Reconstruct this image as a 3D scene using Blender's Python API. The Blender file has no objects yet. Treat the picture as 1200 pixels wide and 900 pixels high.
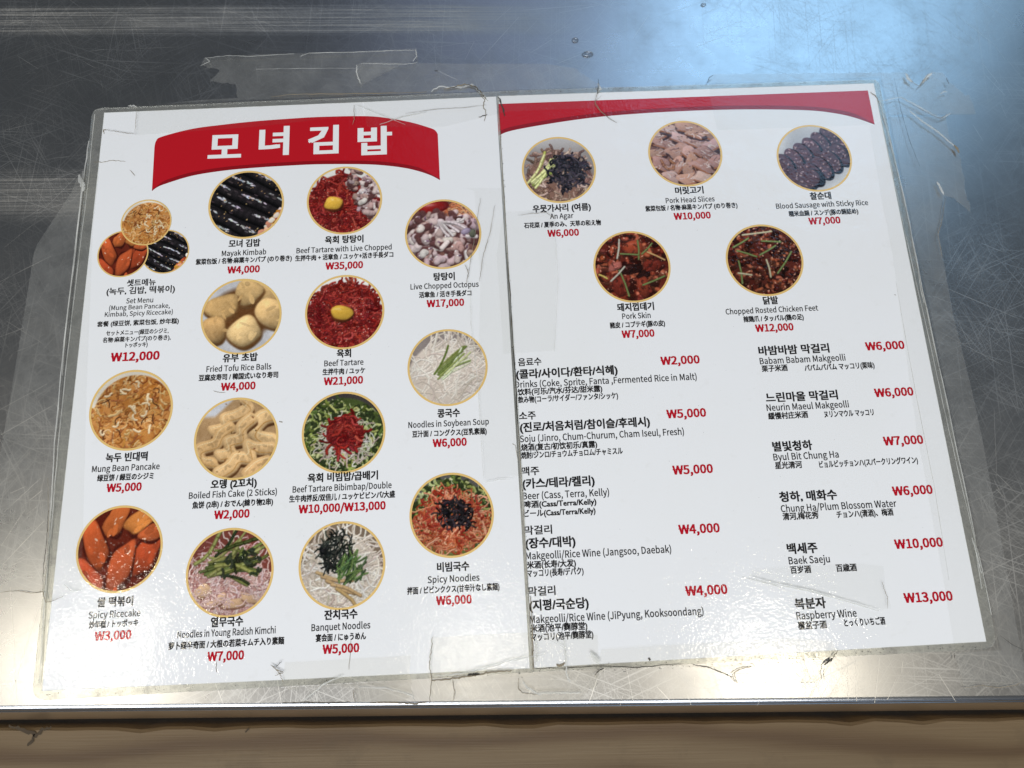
import bpy, bmesh, math, random
import numpy as np
from mathutils import Matrix, Vector

random.seed(7)
rng = np.random.default_rng(11)
SC = bpy.context.scene
COL = SC.collection

# ------------------------------------------------------------------ camera
F = 890.0                                   # focal length of the 1200 px wide photograph
R = np.array([[0.99881781, -0.04828096, 0.00565052],
              [-0.04512326, -0.96411246, -0.26163153],
              [0.01807956, 0.26106727, -0.96515129]])     # menu frame -> camera frame (x right, y down, z forward)
CP = np.array([0.20936466, -0.26323852, 0.36462971])      # camera in the menu frame (origin = top left paper corner)
ANG = math.radians(2.279)                   # the menu lies turned against the table's front edge
OFF = Vector((0.0, 0.3029, 0.0))
M2W = Matrix.Translation(OFF) @ Matrix.Rotation(ANG, 4, 'Z')
W2M = M2W.inverted()

def at_menu(x, y, z=0.0):
    d = R.T @ np.array([(x - 600) / F, (y - 450) / F, 1.0])
    p = CP + d * ((z - CP[2]) / d[2])
    return (float(p[0]), float(p[1]))

def at(x, y, z=0.0):
    u, v = at_menu(x, y, z)
    p = M2W @ Vector((u, v, 0))
    return (p.x, p.y)

cam = bpy.data.cameras.new('camera')
co = bpy.data.objects.new('camera', cam); COL.objects.link(co)
cam.sensor_fit = 'HORIZONTAL'; cam.sensor_width = 36; cam.lens = 36 * F / 1200
cam.clip_start = 0.01; cam.clip_end = 50
Rc = Matrix(((R[0][0], R[0][1], R[0][2]), (-R[1][0], -R[1][1], -R[1][2]), (-R[2][0], -R[2][1], -R[2][2]))).transposed()
co.matrix_world = M2W @ (Matrix.Translation(Vector(CP)) @ Rc.to_4x4())
SC.camera = co

# ------------------------------------------------------------------ light
w = bpy.data.worlds.new('World'); SC.world = w; w.use_nodes = True
w.node_tree.nodes['Background'].inputs[0].default_value = (0.82, 0.91, 1.0, 1)
w.node_tree.nodes['Background'].inputs[1].default_value = 0.072

def area(name, loc, target, sx, sy, power, color, shape='RECTANGLE'):
    l = bpy.data.lights.new(name, 'AREA'); l.shape = shape; l.size = sx
    if shape in ('RECTANGLE', 'ELLIPSE'): l.size_y = sy
    l.energy = power; l.color = color
    o = bpy.data.objects.new(name, l); COL.objects.link(o)
    o.location = loc
    o.rotation_euler = (Vector(target) - Vector(loc)).to_track_quat('-Z', 'Y').to_euler()
    return o

def mirror(x, y, dist):                     # where a lamp stands that the surface mirrors at this spot
    u, v = at_menu(x, y); d = np.array([u, v, 0]) - CP; d /= np.linalg.norm(d); d[2] *= -1
    p = np.array([u, v, 0]) + d * dist
    return M2W @ Vector(p)

TGT = M2W @ Vector((0.21, -0.16, 0))
WARM = (1.0, 0.92, 0.76)
for (px, py, s, e) in ((118, 771, .08, 1.5), (558, 757, .05, .65), (895, 788, .08, 1.5)):
    p = mirror(px, py, 1.25)
    area('ceiling_bulb', p, (p.x, p.y, 0), s, s, e, WARM, 'DISK')
p = mirror(925, 45, 2.0)
area('window_light', p, TGT, 0.85, 0.7, 5.0, (0.36, 0.66, 1.0))
p = mirror(640, 60, 2.2)
area('window_side_light', p, TGT, 0.9, 0.9, 1.1, (0.50, 0.62, 1.0))
p = mirror(420, 1500, 2.2)
area('ceiling_panel', p, TGT, 2.6, 0.9, 66, (0.955, 0.975, 1.0))
area('street_light', (1.0, -2.6, 0.25), (0.3, 0, 0), 1.6, 0.8, 3.0, (0.5, 0.72, 1.0))

vs = SC.view_settings
vs.view_transform = 'Standard'; vs.look = 'None'; vs.exposure = 0; vs.gamma = 1
SC.cycles.max_bounces = 8; SC.cycles.transparent_max_bounces = 16

# ------------------------------------------------------------------ helpers
def srgb(r, g, b):
    f = lambda c: (c / 255 / 12.92) if c / 255 <= 0.04045 else ((c / 255 + 0.055) / 1.055) ** 2.4
    return (f(r), f(g), f(b), 1)

def tag(o, label=None, cat=None, group=None, kind=None):
    if label: o['label'] = label
    if cat: o['category'] = cat
    if group: o['group'] = group
    if kind: o['kind'] = kind
    return o

def empty(name, loc=(0, 0, 0), rz=0):
    o = bpy.data.objects.new(name, None); COL.objects.link(o)
    o.location = loc; o.rotation_euler = (0, 0, rz); o.empty_display_size = 0.02
    return o

def mobj(name, verts, faces, mat, parent=None, smooth=False):
    me = bpy.data.meshes.new(name); me.from_pydata([tuple(v) for v in verts], [], faces); me.update()
    if smooth: me.polygons.foreach_set('use_smooth', [True] * len(me.polygons))
    me.materials.append(mat)
    o = bpy.data.objects.new(name, me); COL.objects.link(o)
    if parent: o.parent = parent
    return o

class NT:
    def __init__(s, name):
        s.m = bpy.data.materials.new(name); s.m.use_nodes = True; s.t = s.m.node_tree
        s.t.nodes.clear(); s.out = s.t.nodes.new('ShaderNodeOutputMaterial')
    def n(s, typ, **kw):
        nd = s.t.nodes.new('ShaderNode' + typ)
        for k, v in kw.items():
            if k.startswith('i_'):
                nd.inputs[k[2:].replace('_', ' ')].default_value = v
            else: setattr(nd, k, v)
        return nd
    def l(s, a, b): s.t.links.new(a, b)
    def math(s, op, a, b=None, clamp=False):
        nd = s.t.nodes.new('ShaderNodeMath'); nd.operation = op; nd.use_clamp = clamp
        for i, v in enumerate((a, b)):
            if v is None: continue
            if isinstance(v, (int, float)): nd.inputs[i].default_value = v
            else: s.l(v, nd.inputs[i])
        return nd.outputs[0]
    def mapping(s, src, scale=(1, 1, 1), rot=(0, 0, 0), loc=(0, 0, 0)):
        if any(rot):                           # turn first, stretch afterwards
            r0 = s.n('Mapping'); r0.inputs['Rotation'].default_value = rot; s.l(src, r0.inputs[0]); src = r0.outputs[0]; rot = (0, 0, 0)
        nd = s.n('Mapping'); nd.inputs['Scale'].default_value = scale; nd.inputs['Rotation'].default_value = rot
        nd.inputs['Location'].default_value = loc; s.l(src, nd.inputs[0]); return nd.outputs[0]
    def noise(s, vec, scale, detail=2, rough=.5):
        nd = s.n('TexNoise'); nd.inputs['Scale'].default_value = scale; nd.inputs['Detail'].default_value = detail
        nd.inputs['Roughness'].default_value = rough; s.l(vec, nd.inputs['Vector']); return nd.outputs['Fac']
    def ramp(s, fac, stops):
        nd = s.n('ValToRGB'); e = nd.color_ramp.elements
        while len(e) < len(stops): e.new(0.5)
        for el, (p, c) in zip(e, stops):
            el.position = p; el.color = c if len(c) == 4 else (*c, 1)
        s.l(fac, nd.inputs[0]); return nd.outputs[0]
    def maprange(s, v, a, b, c, d):
        nd = s.n('MapRange'); s.l(v, nd.inputs[0])
        for i, x in enumerate((a, b, c, d)): nd.inputs[i + 1].default_value = x
        return nd.outputs[0]
    def mix(s, fac, a, b):
        nd = s.n('Mix'); nd.data_type = 'RGBA'
        if isinstance(fac, (int, float)): nd.inputs[0].default_value = fac
        else: s.l(fac, nd.inputs[0])
        for sock, v in ((nd.inputs[6], a), (nd.inputs[7], b)):
            if isinstance(v, tuple): sock.default_value = v
            else: s.l(v, sock)
        return nd.outputs[2]

def geo_pos(t):
    return t.n('NewGeometry').outputs['Position']

def film_bump(t, strength=1.0):
    """the rippled skin of a laminating pouch, the same over paper and print"""
    P = geo_pos(t)
    big = t.noise(P, 55, 2, .5)
    mid = t.noise(P, 700, 2, .6)
    h = t.math('ADD', t.math('MULTIPLY', big, 1.8), t.math('MULTIPLY', mid, .75))
    b = t.n('Bump'); b.inputs['Strength'].default_value = strength; b.inputs['Distance'].default_value = 0.00016
    t.l(h, b.inputs['Height'])
    return b.outputs[0]

def coated(name, col=None, attr=None, wear=False):
    t = NT(name); p = t.n('BsdfPrincipled')
    p.inputs['Roughness'].default_value = .7
    p.inputs['Specular IOR Level'].default_value = 0.0
    p.inputs['Coat Weight'].default_value = 1.0
    p.inputs['Coat Roughness'].default_value = 0.07
    t.l(film_bump(t), p.inputs['Coat Normal'])
    if attr:
        a = t.n('Attribute'); a.attribute_name = attr; t.l(a.outputs['Color'], p.inputs['Base Color'])
    elif wear:                                # faint yellowing and grey smudges of use
        P = geo_pos(t)
        s1 = t.noise(P, 9, 4, .6); s2 = t.noise(P, 120, 3, .7)
        c = t.mix(t.maprange(s1, .45, .8, 0, .35), col, (col[0] * .93, col[1] * .93, col[2] * .88, 1))
        c = t.mix(t.maprange(s2, .62, .85, 0, .22), c, (.60, .58, .53, 1))
        t.l(c, p.inputs['Base Color'])
    else: p.inputs['Base Color'].default_value = col
    t.l(p.outputs[0], t.out.inputs[0])
    return t.m

def clear(name, tint, haze, rough, bump=None, grime=0.0, scale=400, depth=0.0001, lift=.15, ior=1.35):
    """clear plastic: mostly lets light through, a little milky, glossy on top"""
    t = NT(name); P = geo_pos(t)
    tr = t.n('BsdfTransparent'); tr.inputs[0].default_value = (*tint, 1)
    df = t.n('BsdfDiffuse')
    gn = t.noise(P, 90, 5, .65); g2 = t.noise(P, 900, 2, .6)
    df.inputs[0].default_value = (.74, .735, .70, 1)
    gl = t.n('BsdfGlossy'); gl.inputs['Roughness'].default_value = rough
    bp = t.n('Bump'); bp.inputs['Strength'].default_value = 1; bp.inputs['Distance'].default_value = depth
    hh = t.math('ADD', t.math('MULTIPLY', t.noise(P, scale, 2, .5), 1), t.math('MULTIPLY', t.noise(P, scale / 7, 2, .5), 3))
    t.l(hh, bp.inputs['Height'])
    t.l(bp.outputs[0], gl.inputs['Normal'])
    mx = t.n('MixShader')
    sz = t.n('SeparateXYZ'); t.l(P, sz.inputs[0])
    on = t.maprange(sz.outputs[2], .0005, .0009, 1, lift)     # clouded where it is glued to the steel
    hz = t.math('MULTIPLY', t.maprange(gn, .3, .75, haze * .6, haze * 1.5), on)
    t.l(hz, mx.inputs[0]); t.l(tr.outputs[0], mx.inputs[1]); t.l(df.outputs[0], mx.inputs[2])
    if grime:
        dk = t.n('BsdfDiffuse'); dk.inputs[0].default_value = (.07, .06, .042, 1)
        m3 = t.n('MixShader')
        gm = t.math('MULTIPLY', t.maprange(gn, .50, .72, 0, 1), t.maprange(g2, .35, .7, 0.2, grime))
        t.l(t.math('MULTIPLY', gm, 1, True), m3.inputs[0]); t.l(mx.outputs[0], m3.inputs[1]); t.l(dk.outputs[0], m3.inputs[2])
        mx = m3
    fr = t.n('Fresnel'); t.l(bp.outputs[0], fr.inputs['Normal'])
    t.l(t.maprange(t.n('NewGeometry').outputs['Backfacing'], 0, 1, ior, 1 / ior), fr.inputs[0])   # a thin sheet: same from both sides
    m2 = t.n('MixShader'); t.l(fr.outputs[0], m2.inputs[0]); t.l(mx.outputs[0], m2.inputs[1]); t.l(gl.outputs[0], m2.inputs[2])
    t.l(m2.outputs[0], t.out.inputs[0])
    return t.m

def plain(name, col, rough=.6, metal=0., spec=.5):
    t = NT(name); p = t.n('BsdfPrincipled'); p.inputs['Base Color'].default_value = col
    p.inputs['Roughness'].default_value = rough; p.inputs['Metallic'].default_value = metal
    p.inputs['Specular IOR Level'].default_value = spec
    t.l(p.outputs[0], t.out.inputs[0]); return t.m

def steel_material():
    t = NT('scratched stainless steel'); P = geo_pos(t)
    p = t.n('BsdfPrincipled'); p.inputs['Metallic'].default_value = 1
    sx = t.n('SeparateXYZ'); t.l(P, sx.inputs[0])
    # long mill brushing along the table
    br = t.noise(t.mapping(P, (9, 900, 1)), 1, 3, .65)
    br2 = t.noise(t.mapping(P, (10, 1100, 1)), 1, 4, .7)
    # a scoured band parallel to the front edge
    band = t.math('MULTIPLY', t.maprange(sx.outputs[1], .352, .356, 0, 1), t.maprange(sx.outputs[1], .371, .374, 1, 0))
    band = t.math('MULTIPLY', band, t.maprange(sx.outputs[0], .20, .27, 1, 0))
    band2 = t.math('MULTIPLY', t.maprange(sx.outputs[1], .235, .245, 0, 1), t.maprange(sx.outputs[1], .262, .27, .8, 0))
    band2 = t.math('MULTIPLY', band2, t.maprange(sx.outputs[0], .0, .05, 1, 0))
    band = t.math('MULTIPLY', t.math('ADD', band, band2), t.maprange(br2, .38, .62, .1, 1.1))
    # fine scratches in many directions
    tot = None
    for k, (a, sc, th) in enumerate(((.35, 1, .71), (1.0, 1.3, .71), (1.62, .9, .71), (2.2, 1.2, .71), (2.75, 1.0, .71), (.05, 1.1, .71), (1.3, 2.2, .69), (2.5, 2.4, .69), (.7, 2.3, .69))):
        nz = t.noise(t.mapping(P, (11 * sc, 1500 * sc, 1), (0, 0, a), (k * 3.1, k * 7.7, 0)), 1, 0, .5)
        m = t.maprange(nz, th, th + .06, 0, 1)
        tot = m if tot is None else t.math('MAXIMUM', tot, m)
    cloud = t.noise(P, 7, 3, .6)
    smear = t.noise(P, 38, 4, .7)
    tot = t.math('MULTIPLY', tot, t.maprange(t.noise(P, 14, 2, .5), .35, .65, .35, 1))
    r = t.math('ADD', t.maprange(cloud, .3, .7, .24, .30), t.math('MULTIPLY', br, .03))
    r = t.math('ADD', r, t.maprange(smear, .4, .75, 0, .05))
    r = t.math('ADD', r, t.math('MULTIPLY', band, .20))
    r = t.math('ADD', r, t.math('MULTIPLY', tot, .11))
    t.l(r, p.inputs['Roughness'])
    c = t.mix(t.math('MULTIPLY', tot, .45), (.57, .565, .56, 1), (.82, .81, .78, 1))
    c = t.mix(t.maprange(smear, .5, .8, 0, .35), c, (.44, .42, .385, 1))
    c = t.mix(t.math('MULTIPLY', band, .55), c, (.86, .80, .70, 1))
    t.l(c, p.inputs['Base Color'])
    h = t.math('ADD', t.math('MULTIPLY', br, .012), t.math('MULTIPLY', tot, -.03))
    h = t.math('ADD', h, t.math('MULTIPLY', t.noise(P, 4.5, 2, .5), 22))
    h = t.math('ADD', h, t.math('MULTIPLY', t.noise(P, 400, 2, .6), .05))
    b = t.n('Bump'); b.inputs['Distance'].default_value = 0.00004; b.inputs['Strength'].default_value = 1
    t.l(h, b.inputs['Height']); t.l(b.outputs[0], p.inputs['Normal'])
    t.l(p.outputs[0], t.out.inputs[0]); return t.m

def wood_material():
    t = NT('pine board'); P = geo_pos(t)
    wv = t.noise(t.mapping(P, (3.0, 14, 10), (0, 0, 0), (0, 0, 0)), 1, 3, .55)
    q = t.n('VectorMath'); q.operation = 'ADD'
    cb = t.n('CombineXYZ'); t.l(t.math('MULTIPLY', wv, .05), cb.inputs[1]); t.l(P, q.inputs[0]); t.l(cb.outputs[0], q.inputs[1])
    g = t.n('TexWave'); g.bands_direction = 'Y'; g.inputs['Scale'].default_value = 17; g.inputs['Distortion'].default_value = 1.6
    g.inputs['Detail'].default_value = 3; g.inputs['Detail Scale'].default_value = .6
    t.l(t.mapping(q.outputs[0], (.35, 1, 1)), g.inputs['Vector'])
    fine = t.noise(t.mapping(P, (30, 1500, 60)), 1, 3, .6)
    c = t.ramp(g.outputs['Fac'], [(0, (.15, .105, .057)), (.55, (.13, .088, .046)), (.85, (.10, .063, .031)), (1, (.082, .049, .024))])  # pine darkened throughout: the shade over the board is in these browns
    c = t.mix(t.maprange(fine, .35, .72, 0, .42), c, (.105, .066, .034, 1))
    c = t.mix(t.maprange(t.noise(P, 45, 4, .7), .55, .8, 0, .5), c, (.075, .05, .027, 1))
    p = t.n('BsdfPrincipled'); t.l(c, p.inputs['Base Color']); p.inputs['Roughness'].default_value = .55
    p.inputs['Specular IOR Level'].default_value = .3
    b = t.n('Bump'); b.inputs['Distance'].default_value = .0001; t.l(fine, b.inputs['Height']); t.l(b.outputs[0], p.inputs['Normal'])
    t.l(p.outputs[0], t.out.inputs[0]); return t.m

M = {
    'steel': steel_material(),
    'scratch': plain('bright scratch', (.84, .82, .78, 1), .40, 1.),
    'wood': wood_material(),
    'paper': coated('laminated white paper', (.808, .808, .815, 1), wear=True),
    'black': coated('black print', (.018, .017, .018, 1)),
    'grey': coated('dark grey print', (.03, .03, .031, 1)),
    'red': coated('red print', srgb(183, 22, 34)),
    'darkred': coated('dark red print', srgb(140, 16, 26)),
    'price': coated('crimson print', srgb(178, 14, 34)),
    'white': coated('white print', (.80, .80, .79, 1)),
    'gold': coated('gold ring print', srgb(224, 188, 118)),
    'photo': coated('food photograph print', attr='print_color'),
    'pouch': clear('laminate margin', (.93, .935, .90), .16, .14, lift=1., grime=.35, scale=500),
    'tape': clear('clear packing tape', (.985, .985, .98), .075, .24, scale=300),
    'tape_warm': clear('aged clear packing tape', (.985, .98, .965), .06, .16, scale=340, depth=.00016),
    'tape_paper': clear('thin clear tape', (.99, .99, .985), .012, .13, scale=420, depth=.00016),
    'crease': clear('whitened plastic crease', (.85, .85, .8), .5, .4, scale=900, lift=1.),
    'grime': plain('dark grime', (.045, .038, .028, 1), .8),
    'rust': plain('brown grime', (.24, .20, .14, 1), .8),
}

# ------------------------------------------------------------------ table and wooden board
Z_EDGE = 0.0
def extrude_profile(name, prof, x0, x1, mat, parent, smooth=False, nx=24, wob=0.0):
    verts = []; faces = []
    n = len(prof)
    for i in range(nx + 1):
        x = x0 + (x1 - x0) * i / nx
        for (y, z) in prof:
            verts.append((x, y + random.uniform(-wob, wob), z))
    for i in range(nx):
        for j in range(n - 1):
            a = i * n + j
            faces.append((a, a + 1, a + n + 1, a + n))
    return mobj(name, verts, faces, mat, parent, smooth)

table = empty('steel_table', (0.22, 0.2, 0))
tag(table, 'scratched stainless steel tabletop carrying the taped menu', 'table')
tl = lambda prof: [(y - 0.2, z) for y, z in prof]
extrude_profile('tabletop', tl([(0.75, -.03), (0.75, 0), (0.4, 0), (0.0005, 0)]), -.9, .9, M['steel'], table)
edge_prof = [(0.0005, 0), (0, -.00002), (-.0007, -.00014), (-.0013, -.0004), (-.0017, -.0008), (-.0019, -.0012), (-.0022, -.0016), (-.0026, -.0018)]
o = extrude_profile('rolled_edge', tl(edge_prof), -.9, .9, plain('polished steel bend', (.42, .43, .45, 1), .24, 1.), table, True)
o = extrude_profile('front_lip', tl([(-.0026, -.0018), (-.0032, -.0028), (-.0050, -.0066), (-.0064, -.0092), (-.0070, -.0105), (-.0071, -.03)]), -.9, .9,
                    plain('lip steel tinted by wood reflection', (.60, .50, .37, 1), .32, 1.), table, True)  # tan reflection of the wood is tinted into the steel colour

board = empty('wooden_board', (0.22, -.0512, -.027))
tag(board, 'brown pine board running along the front of the steel table', 'board')
bv = []; bf = []
NB = 160
for i in range(NB + 1):
    x = -.9 + 1.8 * i / NB
    jag = random.uniform(0, .0006) + (0.0011 if random.random() < .12 else 0)
    for (y, z) in ((.0412 - jag * .5, -.012), (.0405 - jag, .0125), (.0395 - jag * 1.3, .0135), (-.06, .0135), (-.06, -.02)):
        bv.append((x, y, z))
for i in range(NB):
    for j in range(4):
        a = i * 5 + j; bf.append((a, a + 1, a + 6, a + 5))
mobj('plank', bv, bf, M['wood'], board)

# ------------------------------------------------------------------ ribbons (scratches, creases, dirt lines)
def ribbon_geo(pts, wid, z, jit=0.0, taper=True, space=at, sub=4):
    """list of photo points -> thin flat strip on the plane z; returns verts, faces"""
    P = [np.array(space(x, y, z)) for x, y in pts]
    Q = []
    for a, b in zip(P[:-1], P[1:]):
        for k in range(sub):
            Q.append(a + (b - a) * k / sub)
    Q.append(P[-1]); n = len(Q); V = []; Fc = []
    for i, q in enumerate(Q):
        d = Q[min(i + 1, n - 1)] - Q[max(i - 1, 0)]; L = np.linalg.norm(d) + 1e-9
        nrm = np.array([-d[1], d[0]]) / L
        q = q + nrm * random.uniform(-jit, jit)
        ww = wid * (.5 + .5 * math.sin(math.pi * min(1, max(0, (i + .35) / n)))) if taper else wid
        ww *= random.uniform(.6, 1.25) if jit else 1
        V += [(*(q + nrm * ww / 2), z), (*(q - nrm * ww / 2), z)]
    for i in range(n - 1): Fc.append((2 * i, 2 * i + 2, 2 * i + 3, 2 * i + 1))
    return V, Fc

def merged(name, items, mat, parent, local=None):
    V = []; Fc = []
    for v, f in items:
        k = len(V); V += v; Fc += [tuple(i + k for i in q) for q in f]
    if local: V = [tuple(local @ Vector(p)) for p in V]
    return mobj(name, V, Fc, mat, parent)

# scratches: the long ones of the photograph, then many small ones
LONG = [((612, 12), (700, 5)), ((656, 15), (702, 6)), ((652, 75), (682, 63)), ((620, 63), (647, 46)), ((560, 73), (608, 20)), ((545, 70), (556, 48)),
        ((578, 27), (600, 8)), ((820, 18), (850, 5)), ((815, 55), (846, 43)), ((828, 40), (870, 24)), ((760, 18), (742, 45)), ((855, 50), (890, 30)),
        ((1080, 13), (1137, 55)), ((1118, 15), (1165, 52)), ((1165, 52), (1178, 70)), ((1146, 0), (1180, 22)), ((1152, 75), (1172, 100)), ((1155, 88), (1178, 112)),
        ((1100, 14), (1142, 47)), ((1140, 146), (1152, 165)), ((1150, 285), (1175, 295)), ((1110, 338), (1190, 372)), ((1160, 383), (1172, 391)),
        ((1100, 388), (1175, 428)), ((1093, 347), (1120, 357)), ((1163, 550), (1192, 579)), ((1167, 573), (1178, 584)), ((1177, 600), (1183, 607)), ((1165, 480), (1168, 560)),
        ((82, 0), (118, 25)), ((96, 71), (112, 80)), ((143, 25), (160, 34)), ((0, 176), (40, 196)), ((50, 187), (100, 181)), ((5, 153), (40, 144)),
        ((105, 60), (122, 58)), ((160, 57), (210, 55)), ((190, 14), (212, 21)), ((20, 65), (45, 81)), ((0, 330), (60, 300)), ((5, 290), (40, 262)), ((0, 395), (28, 384)),
        ((12, 578), (30, 570)), ((35, 586), (50, 574)), ((0, 665), (52, 610)), ((5, 600), (48, 560)), ((0, 480), (55, 450)), ((0, 510), (60, 476)),
        ((12, 688), (20, 825)), ((45, 712), (12, 818)), ((1, 640), (30, 596)), ((520, 200), (524, 205)), ((993, 772), (994, 820)), ((1003, 770), (1004, 822)), ((1031, 770), (1025, 824)),
        ((1100, 790), (1120, 822)), ((1050, 795), (1040, 820)), ((770, 805), (786, 822)), ((735, 786), (742, 822)), ((905, 800), (940, 795)), ((322, 780), (330, 826)), ((250, 795), (262, 826)),
        ((90, 825), (110, 812)), ((700, 795), (690, 824))]
items = []
for a, b in LONG:
    items.append(ribbon_geo([a, b], random.uniform(.00018, .00034), .00004, .00005))
for k in range(300):
    r = random.random()
    if r < .55: x, y = random.uniform(0, 1200), random.uniform(0, 110)
    elif r < .75: x, y = random.uniform(-10, 100), random.uniform(110, 830)
    elif r < .93: x, y = random.uniform(1040, 1210), random.uniform(110, 830)
    else: x, y = random.uniform(0, 1200), random.uniform(790, 830)
    if y > 780: a = random.gauss(1.5, .35)
    elif x > 1000: a = random.gauss(-.75 if random.random() < .6 else .3, .35)
    elif x > 520: a = random.gauss(.55, .35)
    elif x < 110 and y > 400: a = random.gauss(.5, .3)
    else: a = random.uniform(0, 3.14)
    L = random.uniform(3, 22) if random.random() < .8 else random.uniform(20, 60)
    if y > 780: L = min(L, 14)
    dx, dy = L * math.cos(a) / 2, -L * math.sin(a) / 2
    if y + abs(dy) > 828: continue
    items.append(ribbon_geo([(x - dx, y - dy), (x + random.uniform(-1, 1), y + random.uniform(-.6, .6)), (x + dx, y + dy)], random.uniform(.00006, .00017), .00003, .00002))
tag(merged('scratches', items, M['scratch'], table, Matrix.Translation(-table.location)), kind='stuff')

# ------------------------------------------------------------------ the two laminated sheets
ZP = 0.00045                                 # paper height above the steel
def sheet_empty(label):
    e = empty('menu_sheet', OFF, ANG); tag(e, label, 'menu', 'laminated menu sheets taped to the table'); return e
left = sheet_empty('left menu sheet with the arched red title banner and thirteen dish groups')
right = sheet_empty('right menu sheet with five round dish pictures above the drinks list')
LEFT_Z, RIGHT_Z = 0.00070, 0.00045

def poly(name, pts, z, mat, parent, skirt=None):
    n = len(pts); V = [(x, y, z) for x, y in pts]; Fc = [tuple(range(n))]
    a = sum(pts[i][0] * pts[(i + 1) % n][1] - pts[(i + 1) % n][0] * pts[i][1] for i in range(n))
    if a < 0: Fc = [tuple(reversed(range(n)))]
    if skirt is not None:
        V += [(x, y, skirt) for x, y in pts]
        Fc += [(i, (i + 1) % n, n + (i + 1) % n, n + i) for i in range(n)]
    return mobj(name, V, Fc, mat, parent)

def quad_pts(c, z): return [at_menu(x, y, z) for x, y in c]
poly('paper', quad_pts([(122, 132), (581.5, 113), (621, 783.5), (49, 810)], LEFT_Z), LEFT_Z, M['paper'], left, LEFT_Z - .00012)
poly('paper', quad_pts([(583, 112.5), (1024, 97.5), (1156, 752), (623.5, 783)], RIGHT_Z), RIGHT_Z, M['paper'], right, RIGHT_Z - .00012)

def ring(name, outer, inner, z, zb, mat, parent):
    """pouch margin: a frame of clear plastic with a bevelled outer edge; outer and inner have the same count"""
    n = len(outer); V = [(x, y, z) for x, y in inner] + [(x, y, z - .00005) for x, y in outer] + [(x * 1.0, y * 1.0, zb) for x, y in outer]
    Fc = []
    for i in range(n):
        j = (i + 1) % n
        Fc.append((i, n + i, n + j, j)); Fc.append((n + i, 2 * n + i, 2 * n + j, n + j))
    return mobj(name, V, Fc, mat, parent)

def rounded(c, radii, seg=6):
    """corner list (menu metres) -> polygon with rounded corners"""
    out = []
    for i, p in enumerate(c):
        p = np.array(p); a = np.array(c[i - 1]); b = np.array(c[(i + 1) % 4]); r = radii[i]
        da = (a - p) / np.linalg.norm(a - p); db = (b - p) / np.linalg.norm(b - p)
        for k in range(seg + 1):
            s = k / seg
            q = (1 - s) ** 2 * (p + da * r) + 2 * s * (1 - s) * p + s * s * (p + db * r); out.append(tuple(q))
    return out
def margin(outer_px, inner_px, radii, z, zb, parent):
    oc = [at_menu(*p, z) for p in outer_px]; ic = [at_menu(*p, z) for p in inner_px]
    O = rounded(oc, radii); I = rounded(ic, [r * .03 for r in radii])
    # densify
    def dens(Pl, m=14):
        out = []
        for i in range(len(Pl)):
            a = np.array(Pl[i]); b = np.array(Pl[(i + 1) % len(Pl)])
            kk = m if (i % 7 == 6) else 1
            for k in range(kk): out.append(tuple(a + (b - a) * k / kk))
        return out
    O, I = dens(O), dens(I)
    O = [(x + random.uniform(-1, 1) * .00016, y + random.uniform(-1, 1) * .00016) for x, y in O]
    return ring('laminate_margin', O, I, z, zb, M['pouch'], parent)
margin([(108.5, 127), (583.6, 107), (625.5, 788), (37, 821)], [(122.3, 132.4), (581.2, 113.4), (620.7, 783.1), (49.4, 809.6)], (.005, .0005, .0005, .006), LEFT_Z + .0001, .0001, left)
margin([(583.5, 106.5), (1029.5, 93), (1170, 760), (625.5, 787.5)], [(583.3, 112.9), (1023.6, 97.9), (1155.6, 751.6), (623.9, 782.6)], (.0005, .004, .007, .0005), RIGHT_Z + .00008, .0001, right)
# the welded inner lines of the pouch
def menu_ribbon(name, pts, wid, z, mat, parent, jit=.0001, taper=True, sub=6):
    v, f = ribbon_geo(pts, wid, z, jit, taper, at_menu, sub)
    return mobj(name, v, f, mat, parent)
menu_ribbon('weld_line', [(104, 165), (96, 225), (75, 400), (64, 520), (55, 660), (46, 800)], .0007, LEFT_Z + .00013, M['crease'], left, .0002, False)
menu_ribbon('weld_line', [(111, 134), (102, 225), (84, 372), (70, 500), (58, 640)], .0004, LEFT_Z + .00014, M['crease'], left, .0002, False)
menu_ribbon('weld_line', [(1031, 118), (1060, 232), (1077, 320), (1105, 450), (1140, 615), (1150, 690)], .0007, RIGHT_Z + .00012, M['crease'], right, .0002, False)
menu_ribbon('weld_line', [(1028, 118), (1052, 232), (1098, 440), (1120, 540), (1148, 655), (1162, 720)], .0004, RIGHT_Z + .00012, M['crease'], right, .0002, False)

# banners -----------------------------------------------------------
def spline(pts, sub=6):
    P = [np.array(p, float) for p in pts]; P = [P[0]] + P + [P[-1]]; out = []
    for i in range(1, len(P) - 2):
        a, b, c, d = P[i - 1:i + 3]
        for k in range(sub):
            s = k / sub
            out.append(tuple(.5 * (2 * b + (c - a) * s + (2 * a - 5 * b + 4 * c - d) * s * s + (3 * b - a - 3 * c + d) * s ** 3)))
    out.append(tuple(P[-1])); return out

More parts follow.
